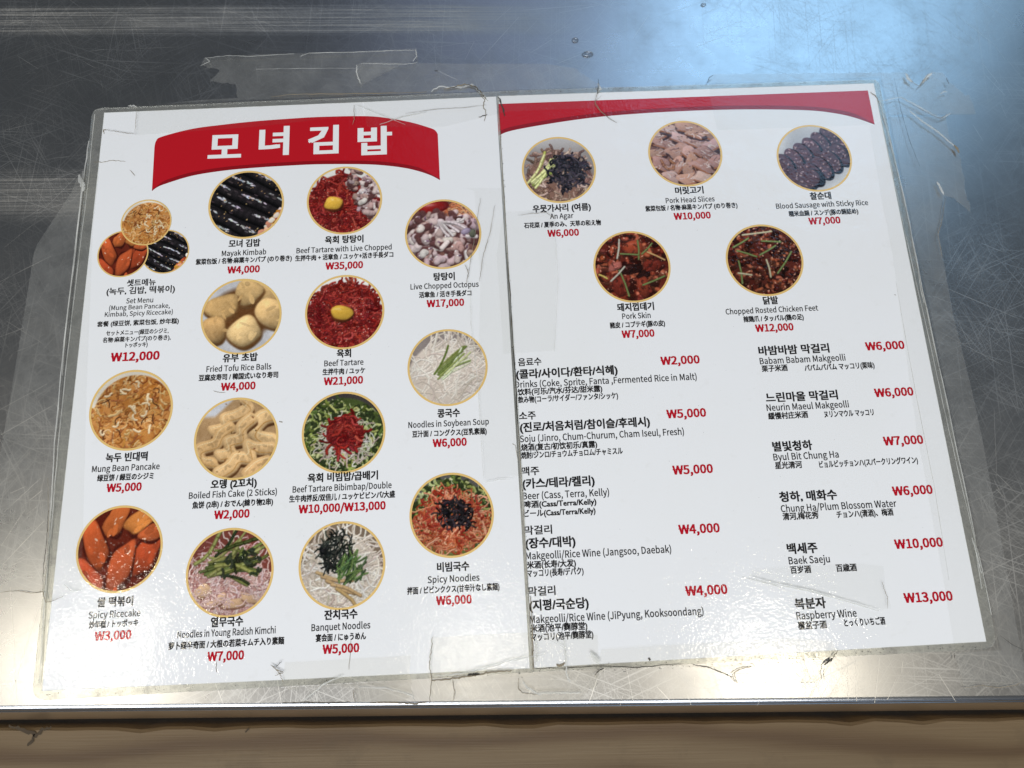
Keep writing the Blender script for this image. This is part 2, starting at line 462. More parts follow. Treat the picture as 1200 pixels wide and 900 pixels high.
def banner(name, top, bottom, z, mat, parent):
    """quads between an upper and a lower curve sampled at the same x"""
    T = spline(top); B = spline(bottom)
    n = 70; V = []; Fc = []
    tx, ty = np.array(T).T; bx, by = np.array(B).T
    s = np.linspace(0, 1, n)
    xt = np.interp(s, np.linspace(0, 1, len(tx)), tx); yt = np.interp(s, np.linspace(0, 1, len(tx)), ty)
    xb = np.interp(s, np.linspace(0, 1, len(bx)), bx); yb = np.interp(s, np.linspace(0, 1, len(bx)), by)
    for i in range(n):
        V.append((*at_menu(xt[i], yt[i], z), z)); V.append((*at_menu(xb[i], yb[i], z), z))
    for i in range(n - 1): Fc.append((2 * i, 2 * i + 1, 2 * i + 3, 2 * i + 2))
    return mobj(name, V, Fc, mat, parent)
P1, P2, P3 = .00002, .00004, .00006
bl_top = [(181, 172), (183, 165), (190, 160), (225, 151), (262, 146), (300, 142), (340, 139), (375, 137), (425, 136), (452, 138), (480, 143), (498, 148), (509, 152), (513, 157)]
bl_bot = [(178, 224), (184, 219.5), (195, 215), (225, 206), (262, 200), (300, 196.5), (340, 194), (375, 192.5), (425, 192.5), (452, 194), (475, 197), (492, 201), (506, 206), (515.5, 211)]
bn = banner('title_banner', bl_top, bl_bot, LEFT_Z + P1, M['red'], left); bn['label'] = 'arched red title banner'
banner('banner_fold', [(x, y - (4.2 if 190 < x < 505 else 1.5)) for x, y in bl_bot], bl_bot, LEFT_Z + P2, M['darkred'], bn)
br_top = [(583.5, 121.8), (700, 117.6), (800, 114), (900, 110.3), (1017, 106)]
br_bot = [(583.5, 159.5), (600, 153), (650, 144), (700, 137.2), (750, 133), (800, 130.2), (850, 128.5), (900, 128.2), (950, 129.5), (980, 133), (1002, 138), (1025, 146)]
bn = banner('header_banner', br_top, br_bot, RIGHT_Z + P1, M['red'], right); bn['label'] = 'long red header band curved along its lower edge'
banner('banner_fold', [(x, y - (4.6 if x < 1010 else 1)) for x, y in br_bot], br_bot, RIGHT_Z + P2, M['darkred'], bn)

# lettering ---------------------------------------------------------
SANS = None                                   # Blender's own interface typeface, when this build ships it
try:
    import os
    fp = os.path.join(bpy.utils.system_resource('DATAFILES'), 'fonts', 'Noto Sans CJK Regular.woff2')
    if os.path.exists(fp): SANS = bpy.data.fonts.load(fp)
except Exception:
    SANS = None
def glyph_mesh(body, bold, sans=False):
    cu = bpy.data.curves.new('lettering', 'FONT'); cu.body = body; cu.size = 1
    cu.resolution_u = 2; cu.fill_mode = 'FRONT'
    if sans and SANS: cu.font = SANS
    o = bpy.data.objects.new('lettering', cu)
    me = bpy.data.meshes.new_from_object(o)
    bpy.data.objects.remove(o); bpy.data.curves.remove(cu)
    return me
CAP = 1.0
def norm_cap():
    global CAP
    me = glyph_mesh('H', 0, True); n = len(me.vertices); c = np.empty(n * 3); me.vertices.foreach_get('co', c)
    CAP = .72 / (c.reshape(-1, 3)[:, 1].max())
def extent(me):
    n = len(me.vertices); c = np.empty(n * 3); me.vertices.foreach_get('co', c); c = c.reshape(-1, 3)
    return c[:, 0].min(), c[:, 0].max()
norm_cap()
WC = {}
def won_bars(body, bold):
    """where the strokes through each W stand"""
    out = []
    for i, ch in enumerate(body):
        if ch != 'W': continue
        if body[:i + 1] not in WC: WC[body[:i + 1]] = extent(glyph_mesh(body[:i + 1], bold, True))[1]
        a = WC[body[:i + 1]]
        w_ = extent(glyph_mesh('W', bold, True)); out.append((a - (w_[1] - w_[0]), a))
    return out

def text(name, body, x0, x1, yc, em, bold, mat, parent, zb, squeeze=None):
    """one printed line: x0..x1 and middle height yc in the photograph, em in metres"""
    won = '₩' in body; body = body.replace('₩', 'W'); sans = name in ('english_name', 'price', 'drink_translation')
    me = glyph_mesh(body, bold, sans)
    if sans: me.transform(Matrix.Diagonal((CAP, CAP, 1, 1)))
    if bold:                                  # heavier type: the same outlines struck several times, a hair apart
        nv = len(me.vertices); cc = np.empty(nv * 3); me.vertices.foreach_get('co', cc); cc = cc.reshape(-1, 3)
        fs = [tuple(p.vertices) for p in me.polygons]; VV = []; FF = []
        for k, (dx, dy) in enumerate(((bold, bold * .7), (-bold, -bold * .7), (bold, -bold * .7), (-bold, bold * .7))):
            VV.append(cc + np.array((dx, dy, k * 1.0))); FF += [tuple(i + k * nv for i in f) for f in fs]
        me = bpy.data.meshes.new(name); me.from_pydata(np.concatenate(VV).tolist(), [], FF)
    if won:
        bm = bmesh.new(); bm.from_mesh(me)
        for a0, a1 in [(p_ * CAP, q_ * CAP) for p_, q_ in won_bars(body, bold)]:
            for yb in (.40,):
                q = [bm.verts.new((x_, y_, 4.0)) for x_, y_ in ((a0 - .03, yb - .035), (a1 + .03, yb - .035), (a1 + .03, yb + .035), (a0 - .03, yb + .035))]
                bm.faces.new(q)
        bm.to_mesh(me); bm.free()
    n = len(me.vertices); c = np.empty(n * 3); me.vertices.foreach_get('co', c); c = c.reshape(-1, 3)
    xc = (x0 + x1) / 2
    z = zb + P3
    a = np.array(at_menu(x0, yc, z)); b = np.array(at_menu(x1, yc, z)); m = at_menu(xc, yc, z)
    W = abs(b[0] - a[0])
    lo, hi = c.min(0), c.max(0)
    ymid = .36 if name in ('english_name', 'price', 'drink_translation') else .37
    sx = W / (hi[0] - lo[0])
    c[:, 0] = (c[:, 0] - (lo[0] + hi[0]) / 2) * sx + m[0]
    c[:, 1] = (c[:, 1] - (ymid if squeeze is None else (lo[1] + hi[1]) / 2)) * em + m[1]
    c[:, 2] = z + c[:, 2] * .0000025
    me.vertices.foreach_set('co', c.reshape(-1)); me.update()
    me.materials.clear(); me.materials.append(mat); me.name = name
    o = bpy.data.objects.new(name, me); COL.objects.link(o); o.parent = parent
    return o

TITLE = [('모', 244, 283, 171.5), ('녀', 303.5, 339, 165), ('김', 361, 397, 163.5), ('밥', 419, 459.5, 164.5)]
for ch, x0, x1, yc in TITLE:
    text('title_letter', ch, x0, x1, yc, 0.0188, .034, M['white'], left, LEFT_Z + .00002, squeeze=True)

# (name, english, cjk, price) each (text, x0, x1, y)
DISH_L = [
    [('모녀 김밥', 268, 305, 285), ('Mayak Kimbab', 260, 312, 296), ('紫菜包饭 / 名物·麻薬キンパプ (のり巻き)', 229.5, 342, 304.7), ('₩4,000', 266.5, 304.5, 315.7)],
    [('육회 탕탕이', 380.7, 426, 280.5), ('Beef Tartare with Live Chopped', 347.5, 459, 291.5), ('生拌牛肉 + 活章鱼 / ユッケ+活き手長ダコ', 346, 461, 300.5), ('₩35,000', 381.5, 425.5, 311)],
    [('탕탕이', 508, 533, 324), ('Live Chopped Octopus', 481, 561, 334.5), ('活章鱼 / 活き手長ダコ', 491, 552.5, 344.5), ('₩17,000', 500, 544, 355)],
    [('유부 초밥', 261, 302, 419), ('Fried Tofu Rice Balls', 242, 318, 431), ('豆腐皮寿司 / 韓国式いなり寿司', 233, 326, 441), ('₩4,000', 259, 299.5, 452.5)],
    [('육회', 394.5, 411.5, 414), ('Beef Tartare', 380, 426, 425), ('生拌牛肉 / ユッケ', 378, 428, 435), ('₩21,000', 379.5, 425.5, 446)],
    [('녹두 빈대떡', 124, 173, 535.5), ('Mung Bean Pancake', 108, 187, 548), ('绿豆饼 / 緑豆のシジミ', 114, 180, 559), ('₩5,000', 125, 166, 571)],
    [('오뎅 (2꼬치)', 247, 301, 566.5), ('Boiled Fish Cake (2 Sticks)', 221.5, 324.5, 578.5), ('魚饼 (2串) / おでん(練り物2串)', 225.5, 320, 590), ('₩2,000', 251, 292.5, 602.5)],
    [('육회 비빔밥/곱배기', 360.5, 443, 558.5), ('Beef Tartare Bibimbap/Double', 343, 459, 571), ('生牛肉拌反/双倍儿 / ユッケビビンバ/大盛', 339, 463, 582), ('₩10,000/₩13,000', 350, 452, 594.5)],
    [('콩국수', 512.5, 539, 484), ('Noodles in Soybean Soup', 478.5, 573, 496), ('豆汁面 / コングクス(豆乳素麺)', 483, 570.5, 507), ('₩6,000', 507, 547, 518.5)],
    [('비빔국수', 512, 550, 664), ('Spicy Noodles', 501, 562, 678), ('拌面 / ビビンククス(甘辛汁なし素麺)', 477, 585.5, 690), ('₩6,000', 511, 553, 703)],
    [('쌀 떡볶이', 114, 156, 705), ('Spicy Ricecake', 104, 164.5, 719.5), ('炒年糕 / トッポッキ', 104.5, 162, 731), ('₩3,000', 111, 154, 744.5)],
    [('열무국수', 247, 285, 728.5), ('Noodles in Young Radish Kimchi', 208, 323, 741), ('萝卜缨辛奇面 / 大根の若菜キムチ入り素麺', 197.5, 333, 754), ('₩7,000', 243, 286, 768.5)],
    [('잔치국수', 380, 419, 720), ('Banquet Noodles', 365, 434, 734), ('宴会面 / にゅうめん', 370, 429, 746.5), ('₩5,000', 378, 421, 760)],
]
DISH_R = [
    [('우뭇가사리 (여름)', 624, 692.5, 243.5), ('An Agar', 644.5, 672, 253), ('石花菜 / 夏季のみ、天草の和え物', 614, 704.5, 262.5), ('₩6,000', 641.5, 678.5, 272.8)],
    [('머릿고기', 791, 824.5, 223), ('Pork Head Slices', 780, 837.5, 234), ('紫菜包饭 / 名物·麻黒キンパプ (のり巻き)', 756, 864.5, 242.5), ('₩10,000', 789.5, 833, 252.8)],
    [('찰순대', 949, 974, 229.5), ('Blood Sausage with Sticky Rice', 909, 1017.5, 239.5), ('糯米血鍋 / スンデ(豚の鍋詰め)', 924, 1006, 249), ('₩7,000', 947.5, 985, 258.5)],
    [('돼지껍데기', 723, 766.5, 359.5), ('Pork Skin', 729, 762.5, 370), ('豬皮 / コプテギ(豚の皮)', 714.5, 779.5, 380), ('₩7,000', 728.5, 767, 391)],
    [('닭발', 894, 912, 352), ('Chopped Rosted Chicken Feet', 850, 959, 363), ('辣鶏爪 / タッパル(鶏の足)', 871, 942, 372.8), ('₩12,000', 885, 930, 383.8)],
]
def dish(rows, parent, zb):
    a, b, c, d = rows
    text('dish_name', *a, .0047, .040, M['black'], parent, zb)
    text('english_name', *b, .0041, .019, M['grey'], parent, zb)
    text('translation', *c, .0035, .040, M['black'], parent, zb)
    text('price', *d, .0052, .038, M['price'], parent, zb)
for r_ in DISH_L: dish(r_, left, LEFT_Z)
for r_ in DISH_R: dish(r_, right, RIGHT_Z)
# set menu
text('dish_name', '셋트메뉴', 148.7, 182.5, 331, .0042, .028, M['black'], left, LEFT_Z)
text('dish_name', '(녹두, 김밥, 떡볶이)', 125, 205, 340, .0043, .028, M['black'], left, LEFT_Z)
text('english_name', 'Set Menu', 148, 179.5, 352, .0038, .014, M['grey'], left, LEFT_Z)
text('english_name', '(Mung Bean Pancake,', 128, 199, 359.5, .0034, .014, M['grey'], left, LEFT_Z)
text('english_name', 'Kimbab, Spicy Ricecake)', 123, 202.5, 367, .0034, .014, M['grey'], left, LEFT_Z)
text('translation', '套餐 (绿豆饼, 紫菜包饭, 炒年糕)', 114, 209.5, 378, .0032, .030, M['black'], left, LEFT_Z)
text('translation', 'セットメニュー(緑豆のシジミ,', 124.5, 197.5, 389, .0030, .030, M['black'], left, LEFT_Z)
text('translation', '名物·麻薬キンパプ(のり巻き),', 120.5, 200, 397, .0030, .030, M['black'], left, LEFT_Z)
text('translation', 'トッポッキ)', 147, 173, 404, .0029, .030, M['black'], left, LEFT_Z)
text('price', '₩12,000', 130, 187, 417.5, 0.0060, .038, M['price'], left, LEFT_Z)

DRINK = [
    ('음료수', 607, 634.5, 424, 'n'), ('(콜라/사이다/환타/식혜)', 604.5, 724, 436, 'b'), ('Drinks (Coke, Sprite, Fanta ,Fermented Rice in Malt)', 603.5, 817, 446, 'e'),
    ('饮料(可乐/汽水/芬达/甜米露)', 606.5, 706, 457.5, 'c'), ('飲み物(コーラ/サイダー/ファンタ/シッケ)', 607, 724.5, 466, 'c'), ('₩2,000', 774, 820, 422, 'p'),
    ('소주', 608, 628, 487, 'n'), ('(진로/처음처럼/참이슬/후레시)', 609, 762, 497.5, 'b'), ('Soju (Jinro, Chum-Churum, Cham Iseul, Fresh)', 609, 802, 510, 'e'),
    ('烧酒(复古/初饮初乐/真露)', 610.5, 700, 522.5, 'c'), ('焼酎/ジンロ/チョウムチョロム/チャミスル', 610.5, 730, 531, 'c'), ('₩5,000', 781, 827.5, 484.3, 'p'),
    ('맥주', 611, 632, 552, 'n'), ('(카스/테라/켈리)', 612, 697, 565, 'b'), ('Beer (Cass, Terra, Kelly)', 612.5, 714, 579, 'e'),
    ('啤酒(Cass/Terra/Kelly)', 613.5, 699, 589.5, 'c'), ('ビール(Cass/Terra/Kelly)', 613.5, 698, 600, 'c'), ('₩5,000', 788, 835.5, 550, 'p'),
    ('막걸리', 614.5, 647, 621, 'n'), ('(장수/대박)', 615.5, 674.5, 635.5, 'b'), ('Makgeolli/Rice Wine (Jangsoo, Daebak)', 616, 787, 647.5, 'e'),
    ('米酒(长寿/大发)', 617.5, 675, 661, 'c'), ('マッコリ(長寿/デパク)', 617.5, 684, 670.5, 'c'), ('₩4,000', 795, 843.5, 619.5, 'p'),
    ('막걸리', 619, 651, 692.5, 'n'), ('(지평/국순당)', 620, 690, 708, 'b'), ('Makgeolli/Rice Wine (JiPyung, Kooksoondang)', 620.5, 825, 721, 'e'),
    ('米酒(池平/麴醇堂)', 621.5, 688.5, 735, 'c'), ('マッコリ(池平/麴醇堂)', 622, 695.5, 745, 'c'), ('₩4,000', 803, 852.5, 691.5, 'p'),
    ('바밤바밤 막걸리', 888.5, 972, 409.5, 'b'), ('Babam Babam Makgeolli', 890, 991, 421, 'e'), ('栗子米酒', 892.5, 923, 431.5, 'c'), ('パパムパパム マッコリ(栗味)', 942.5, 1025, 429.5, 'c'), ('₩6,000', 1014, 1060, 405, 'p'),
    ('느린마을 막걸리', 897, 982, 464.3, 'b'), ('Neurin Maeul Makgeolli', 898, 995, 475.7, 'e'), ('緩慢村庄米酒', 900, 947, 486.7, 'c'), ('ヌリンマウル マッコリ', 965.5, 1024, 484.3, 'c'), ('₩6,000', 1024.5, 1070.5, 459.5, 'p'),
    ('별빛청하', 905, 952, 522.5, 'b'), ('Byul Bit Chung Ha', 906, 983, 534, 'e'), ('星光清河', 908, 940, 545, 'c'), ('ビョルビッチョンハ(スパークリングワイン)', 959.5, 1076, 541.7, 'c'), ('₩7,000', 1035, 1082, 516, 'p'),
    ('청하, 매화수', 913, 981, 581, 'b'), ('Chung Ha/Plum Blossom Water', 914.5, 1051, 593, 'e'), ('清河,梅花秀', 917, 959.5, 604.5, 'c'), ('チョンハ(清酒)、梅酒', 980, 1047, 601.5, 'c'), ('₩6,000', 1045.5, 1093, 574.5, 'p'),
    ('백세주', 922, 958, 642.5, 'b'), ('Baek Saeju', 924, 972.5, 656, 'e'), ('百岁酒', 926, 950.5, 667.5, 'c'), ('百歳酒', 979.5, 1004, 665.3, 'c'), ('₩10,000', 1048, 1105, 636.5, 'p'),
    ('복분자', 931, 968, 707, 'b'), ('Raspberry Wine', 933, 1004, 720, 'e'), ('覆盆子酒', 935, 969, 732.5, 'c'), ('とっくりいちご酒', 989, 1037.5, 728.7, 'c'), ('₩13,000', 1059, 1116.5, 699.5, 'p'),
]
for body, x0, x1, y, k in DRINK:
    nm, em, bold, mt = {'n': ('drink_kind', .0046, .026, 'black'), 'b': ('drink_name', .0053, .038, 'black'), 'e': ('drink_translation', .0045, .018, 'grey'),
                        'c': ('translation', .0037, .035, 'black'), 'p': ('price', .0057, .036, 'price')}[k]
    text(nm, body, x0, x1, y, em, bold, M[mt], right, RIGHT_Z)

# ------------------------------------------------------------------ food photographs: painted point by point into the print
NPIX = 150
class Canvas:
    def __init__(s, base, seed=0):
        s.n = NPIX; s.a = np.ones((s.n, s.n, 3)) * np.array(base, float); s.r = np.random.default_rng(seed)
        g = np.linspace(-1.03, 1.03, s.n); s.X, s.Y = np.meshgrid(g, g)
    def box(s, x0, x1, y0, y1):
        k = (s.n - 1) / 2.06; f = lambda v: int((v + 1.03) * k)
        i0, i1 = max(0, f(x0)), min(s.n, f(x1) + 2); j0, j1 = max(0, f(y0)), min(s.n, f(y1) + 2)
        return slice(j0, j1), slice(i0, i1)
    def put(s, sl, col, m):
        if m.size: s.a[sl] = s.a[sl] * (1 - m[..., None]) + np.clip(col, 0, 255) * m[..., None]
    def noise(s, cells, lo, hi, seed=None):
        g = s.r.random((cells + 2, cells + 2)); t = np.linspace(0, cells, s.n); i = np.minimum(t.astype(int), cells); f = t - i; f = f * f * (3 - 2 * f)
        A = g[i][:, i]; B = g[i][:, i + 1]; C_ = g[i + 1][:, i]; D = g[i + 1][:, i + 1]
        v = (A * (1 - f) + B * f) * (1 - f[:, None]) + (C_ * (1 - f) + D * f) * f[:, None]
        return lo + (hi - lo) * v
    def mottle(s, cells, amt, mask=None):
        v = s.noise(cells, -amt, amt)[..., None]
        s.a = s.a + (v if mask is None else v * mask[..., None])
    def region(s, f, col, soft=.03):
        m = np.clip(f / soft, 0, 1); s.a = s.a * (1 - m[..., None]) + np.array(col, float) * m[..., None]
    def blob(s, x, y, rx, ry, rot, col, gloss=.0, dark=.55, edge=.35):
        R_ = max(rx, ry) * 1.1; sl = s.box(x - R_, x + R_, y - R_, y + R_)
        X, Y = s.X[sl] - x, s.Y[sl] - y
        if not X.size: return
        c, sn = math.cos(rot), math.sin(rot); u = (X * c + Y * sn) / rx; v = (-X * sn + Y * c) / ry
        d2 = u * u + v * v; m = np.clip((1.0 - d2) / .12, 0, 1)
        nx, ny = X / R_, Y / R_
        sh = 1 + edge * (ny * .9 - nx * .5) - dark * np.clip(d2 - .35, 0, 1) * .8
        C_ = np.array(col, float)[None, None] * sh[..., None]
        if gloss:
            hx, hy = u + .25, v - .35; g = np.exp(-(hx * hx / .14 + hy * hy / .05)) * gloss
            C_ = C_ + (255 - C_) * g[..., None]
        s.put(sl, C_, m)
    def slab(s, x, y, rx, ry, rot, col, pw=4, gloss=0., edge=.16, rim=.35, skew=0.):
        R_ = max(rx, ry) * 1.45; sl = s.box(x - R_, x + R_, y - R_, y + R_)
        X, Y = s.X[sl] - x, s.Y[sl] - y
        if not X.size: return
        c, sn = math.cos(rot), math.sin(rot); u = (X * c + Y * sn) / rx; v = (-X * sn + Y * c) / ry
        u = u + skew * v + .10 * np.sin(v * 3 + x * 9); v = v + .10 * np.sin(u * 3 + y * 7)
        d = np.abs(u) ** pw + np.abs(v) ** pw; m = np.clip((1 - d) / .25, 0, 1)
        g = s.r.random((9, 9)); iu = np.clip(((u + 1.2) * 3.3).astype(int), 0, 8); iv = np.clip(((v + 1.2) * 3.3).astype(int), 0, 8)
        sh = 1 + edge * (Y / R_ - .4 * X / R_) - rim * np.clip(d - .4, 0, 1) + .07 * (g[iv, iu] - .5)
        C_ = np.array(col, float)[None, None] * sh[..., None]
        if gloss:
            w_ = np.exp(-((v - .45) ** 2 / .03 + (u + .1) ** 2 / .35)) * gloss * (g[iv, iu] > .35); C_ = C_ + (255 - C_) * w_[..., None]
        s.put(sl, C_, m)
    def finish(s, blur=1, grain=5, desat=.08):
        for _ in range(blur):
            p = np.pad(s.a, ((1, 1), (1, 1), (0, 0)), mode='edge')
            s.a = s.a * .4 + .15 * (p[2:, 1:-1] + p[:-2, 1:-1] + p[1:-1, 2:] + p[1:-1, :-2])
        s.a = s.a + s.r.normal(0, grain, (s.n, s.n, 1)); g = s.a.mean(2, keepdims=True)
        s.a = s.a * (1 - desat) + g * desat; s.a = s.a * s.noise(4, .9, 1.07)[..., None]
        return s
    def strand(s, pts, wd, col, gloss=0., dark=.5):
        for (x0, y0), (x1, y1) in zip(pts[:-1], pts[1:]):
            sl = s.box(min(x0, x1) - wd, max(x0, x1) + wd, min(y0, y1) - wd, max(y0, y1) + wd)
            X, Y = s.X[sl], s.Y[sl]
            if not X.size: continue
            dx, dy = x1 - x0, y1 - y0; L2 = dx * dx + dy * dy + 1e-9
            t = np.clip(((X - x0) * dx + (Y - y0) * dy) / L2, 0, 1)
            ex, ey = X - x0 - t * dx, Y - y0 - t * dy; d = np.sqrt(ex * ex + ey * ey) / wd
            m = np.clip((1 - d) / .35, 0, 1); sh = 1 - dark * d * d + .25 * np.clip(ey / wd, -1, 1)
            C_ = np.array(col, float)[None, None] * sh[..., None]
            if gloss: C_ = C_ + (255 - C_) * (np.clip(1 - d * 2.2, 0, 1) * gloss)[..., None]
            s.put(sl, C_, m)
    def curly(s, x, y, L, wd, col, a=None, bend=1., gloss=0., dark=.5, seg=5):
        a = s.r.uniform(0, 6.28) if a is None else a; k = s.r.normal(0, bend) if bend >= 0 else bend; P = [(x, y)]
        for i in range(seg):
            a += k / seg + s.r.normal(0, abs(bend) * .25); P.append((P[-1][0] + L / seg * math.cos(a), P[-1][1] + L / seg * math.sin(a)))
        s.strand(P, wd, col, gloss, dark)
    def jit(s, col, amt=18):
        return np.array(col, float) + s.r.normal(0, amt) + s.r.normal(0, amt * .3, 3)
    def specks(s, n, col, rad, fn=None, jit=15):
        for _ in range(n):
            x, y = s.r.uniform(-1, 1, 2)
            if x * x + y * y > 1.05 or (fn and not fn(x, y)): continue
            s.blob(x, y, rad * s.r.uniform(.6, 1.6), rad * s.r.uniform(.5, 1), s.r.uniform(0, 3), s.jit(col, jit), 0, .2, 0)
    def pts(s, n, fn):
        out = []
        while len(out) < n:
            x, y = s.r.uniform(-1.05, 1.05, 2)
            if fn(x, y): out.append((x, y))
        return out

def kimbab(seed=1):
    c = Canvas((24, 21, 23), seed); a = -.5; ta = math.tan(a)
    for k in range(-4, 6):
        off = k * .44 + .16 + c.r.normal(0, .015)
        line = lambda d: [(t, t * ta + off + d + .03 * math.sin(t * 4 + k)) for t in np.linspace(-1.1, 1.1, 14)]
        c.strand(line(0), .2, (40, 35, 38), 0, .85)
        c.strand(line(-.21), .035, (6, 5, 6), 0, .1)
        for t in c.r.uniform(-1.1, 1.1, 60):      # broken glint along the crest
            if math.sin(t * 6 + k * 2.1) < -.5: continue
            c.blob(t, t * ta + off + .07 + .03 * math.sin(t * 4 + k) + c.r.normal(0, .018), .07 * c.r.uniform(.4, 1.3), .018, a + c.r.normal(0, .15), c.jit((196, 194, 198), 26), 0, .3, 0)
        for t in c.r.uniform(-1.1, 1.1, 14):
            c.blob(t, t * ta + off + c.r.normal(-.05, .06), .07, .02, a, c.jit((70, 60, 62), 10), 0, .3, 0)
    c.specks(50, (196, 156, 100), .02)
    c.region(-(c.Y * .8 - c.X * 1.0 + 1.12), (120, 40, 25), .1)
    for x, y in c.pts(26, lambda x, y: x - y * .8 > 1.12 and x * x + y * y < 1.1):
        c.slab(x, y, .1, .07, c.r.uniform(0, 3), c.jit([(225, 150, 120), (190, 80, 45), (230, 215, 200), (215, 150, 60)][c.r.integers(4)], 12), 3)
    return c
def tartare(c, n, fn, w_=.034):
    for x, y in c.pts(n, fn):
        c.curly(x, y, c.r.uniform(.15, .4), w_ * c.r.uniform(.7, 1.3), c.jit([(165, 38, 32), (140, 26, 24), (188, 58, 46), (120, 20, 18)][c.r.integers(4)], 10), None, 1.6, .12 * (c.r.random() < .5), .6)
def yolk(c, x, y, rx, ry):
    c.blob(x + .02, y - .05, rx * 1.05, ry * 1.08, 0, (120, 50, 20)); c.slab(x, y, rx, ry, .1, (230, 178, 60), 2.1, .25, .3, .3)
def p_kimbab(): return kimbab(1)
def p_tartare_live():
    c = Canvas((225, 222, 215), 2); c.region(1.0 - np.hypot(c.X + .05, c.Y + .18), (110, 22, 20), .04)
    tartare(c, 420, lambda x, y: np.hypot(x + .05, y + .18) < .98)
    octo(c, 60, lambda x, y: x > .12 and y > -.55 and x + .8 * y > .3 and x * x + y * y < 1.02, .85)
    yolk(c, -.31, -.08, .27, .21); c.specks(120, (225, 190, 160), .013, lambda x, y: np.hypot(x + .31, y + .08) > .28); return c
def octo(c, n, fn, lo=.8):
    """chopped octopus: short thick pale lumps with purplish skin on one side"""
    for x, y in c.pts(n, fn):
        a = c.r.uniform(0, 6.28); col = c.jit([(214, 188, 184), (196, 168, 166), (232, 216, 210), (172, 142, 146), (188, 150, 140)][c.r.integers(5)], 8)
        c.curly(x + .02, y - .03, c.r.uniform(.1, .26) * lo, c.r.uniform(.07, .11) * lo, (96, 58, 56), a, 1.2, 0, .2, 3)
        c.curly(x, y, c.r.uniform(.1, .26) * lo, c.r.uniform(.06, .11) * lo, col, a, 1.8, .06, .28, 3)
        if c.r.random() < .35: c.blob(x + .03, y + .03, .05 * lo, .025 * lo, a, c.jit((128, 96, 112), 8), 0, .3)
        if c.r.random() < .3: c.blob(x - .03, y + .03, .03, .02, a, (250, 244, 240), 0, .2, 0)
def p_octopus():
    c = Canvas((118, 76, 66), 3); c.mottle(9, 22)
    for x, y in c.pts(80, lambda x, y: y > .35 and x > -.1): c.curly(x, y, .5, .02, c.jit([(225, 130, 75), (235, 175, 130), (190, 90, 55)][c.r.integers(3)], 12), c.r.normal(-.3, .5), .6)
    c.blob(-.25, .82, .45, .2, .1, (150, 25, 20), .4)
    octo(c, 150, lambda x, y: y < .5 and x * x + y * y < 1.0, 1.15)
    c.blob(.45, .42, .13, .09, 0, (70, 42, 40)); c.blob(.45, .41, .08, .05, 0, (215, 200, 198))
    for k in range(7): c.curly(-.1 + k * .04, .35, .5, .05, c.jit((222, 206, 204), 6), -1.4 + k * .2, .5, .15)
    c.blob(.8, -.02, .1, .13, 0, (96, 98, 82)); c.blob(.62, .05, .15, .09, .4, (150, 134, 156), .1); return c
def p_tofu():
    c = Canvas((204, 202, 204), 4); c.region(.8 - np.hypot(c.X * .9, c.Y * 1.0 - .05), (104, 64, 30), .15)
    for (x, y, rx, ry, r0, col) in ((.62, .72, .48, .38, -.3, (214, 172, 112)), (.16, .66, .4, .36, .8, (218, 176, 114)), (-.5, .3, .48, .34, .15, (210, 166, 104)), (.78, .05, .42, .46, .1, (224, 182, 120)),
                                    (-.72, -.36, .36, .4, -.4, (200, 156, 98)), (.1, -.42, .45, .42, .3, (226, 188, 128))):
        c.slab(x + .03, y - .06, rx * 1.06, ry * 1.08, r0, (122, 80, 40), 2.2)
        c.slab(x, y, rx, ry, r0, col, 2.2, 0, .38, .42)
        for _ in range(9):
            q = c.r.normal(0, .36, 2); up = c.r.random() < .5
            c.blob(x + q[0] * rx, y + q[1] * ry, c.r.uniform(.05, .16), c.r.uniform(.03, .08), c.r.uniform(0, 3), tuple(v * (1.035 if up else .955) for v in col), 0, .05, .05)
    c.mottle(30, 6); return c
def p_tartare():
    c = Canvas((230, 226, 218), 5); c.region(1.0 - np.hypot(c.X, c.Y + .15), (105, 20, 18), .04)
    tartare(c, 560, lambda x, y: np.hypot(x, y + .15) < .99); c.specks(170, (222, 185, 165), .012); yolk(c, -.08, -.02, .3, .22); return c
def p_soy():
    c = Canvas((140, 128, 122), 6); c.region(1.08 - np.hypot(c.X, c.Y + .34), (218, 202, 186), .06); c.mottle(6, 6)
    for x, y in c.pts(190, lambda x, y: np.hypot(x, y + .3) < .95): c.curly(x, y, .8, .022, c.jit([(228, 214, 198), (210, 194, 178), (236, 226, 212)][c.r.integers(3)], 4), c.r.normal(.9, .6), 1.0, 0, .16)
    for k in range(18): c.curly(-.2 + c.r.normal(0, .08), -.2 + c.r.normal(0, .08), .85, .03, c.jit([(150, 158, 84), (200, 206, 146), (118, 134, 66), (226, 226, 192)][c.r.integers(4)], 8), c.r.normal(.75, .16), .25)
    c.specks(8, (120, 70, 50), .03, lambda x, y: abs(x) < .3 and abs(y) < .3); return c
def p_mung(seed=7):
    c = Canvas((200, 130, 62), seed); c.mottle(5, 20); c.mottle(14, 14)
    for x, y in c.pts(420, lambda x, y: x * x + y * y < 1.1): c.curly(x, y, c.r.uniform(.08, .3), c.r.uniform(.012, .03), c.jit([(220, 160, 88), (176, 104, 44), (232, 188, 128), (150, 84, 36), (210, 142, 68)][c.r.integers(5)], 9), None, 1.6, 0, .3)
    for _ in range(10): x, y = c.r.uniform(-.7, .7, 2); c.curly(x, y, .25, .016, (96, 56, 30), None, 1)
    for _ in range(16): x, y = c.r.uniform(-.7, .7, 2); c.curly(x, y, .2, .03, (240, 214, 172), None, 2, 0, .2)
    m = np.clip((-np.hypot(c.X - .06, c.Y + .08) + .97) / -.03, 0, 1) * (c.Y > .1); c.a = c.a * (1 - m[..., None]) + np.array((226, 216, 198.)) * m[..., None]; return c
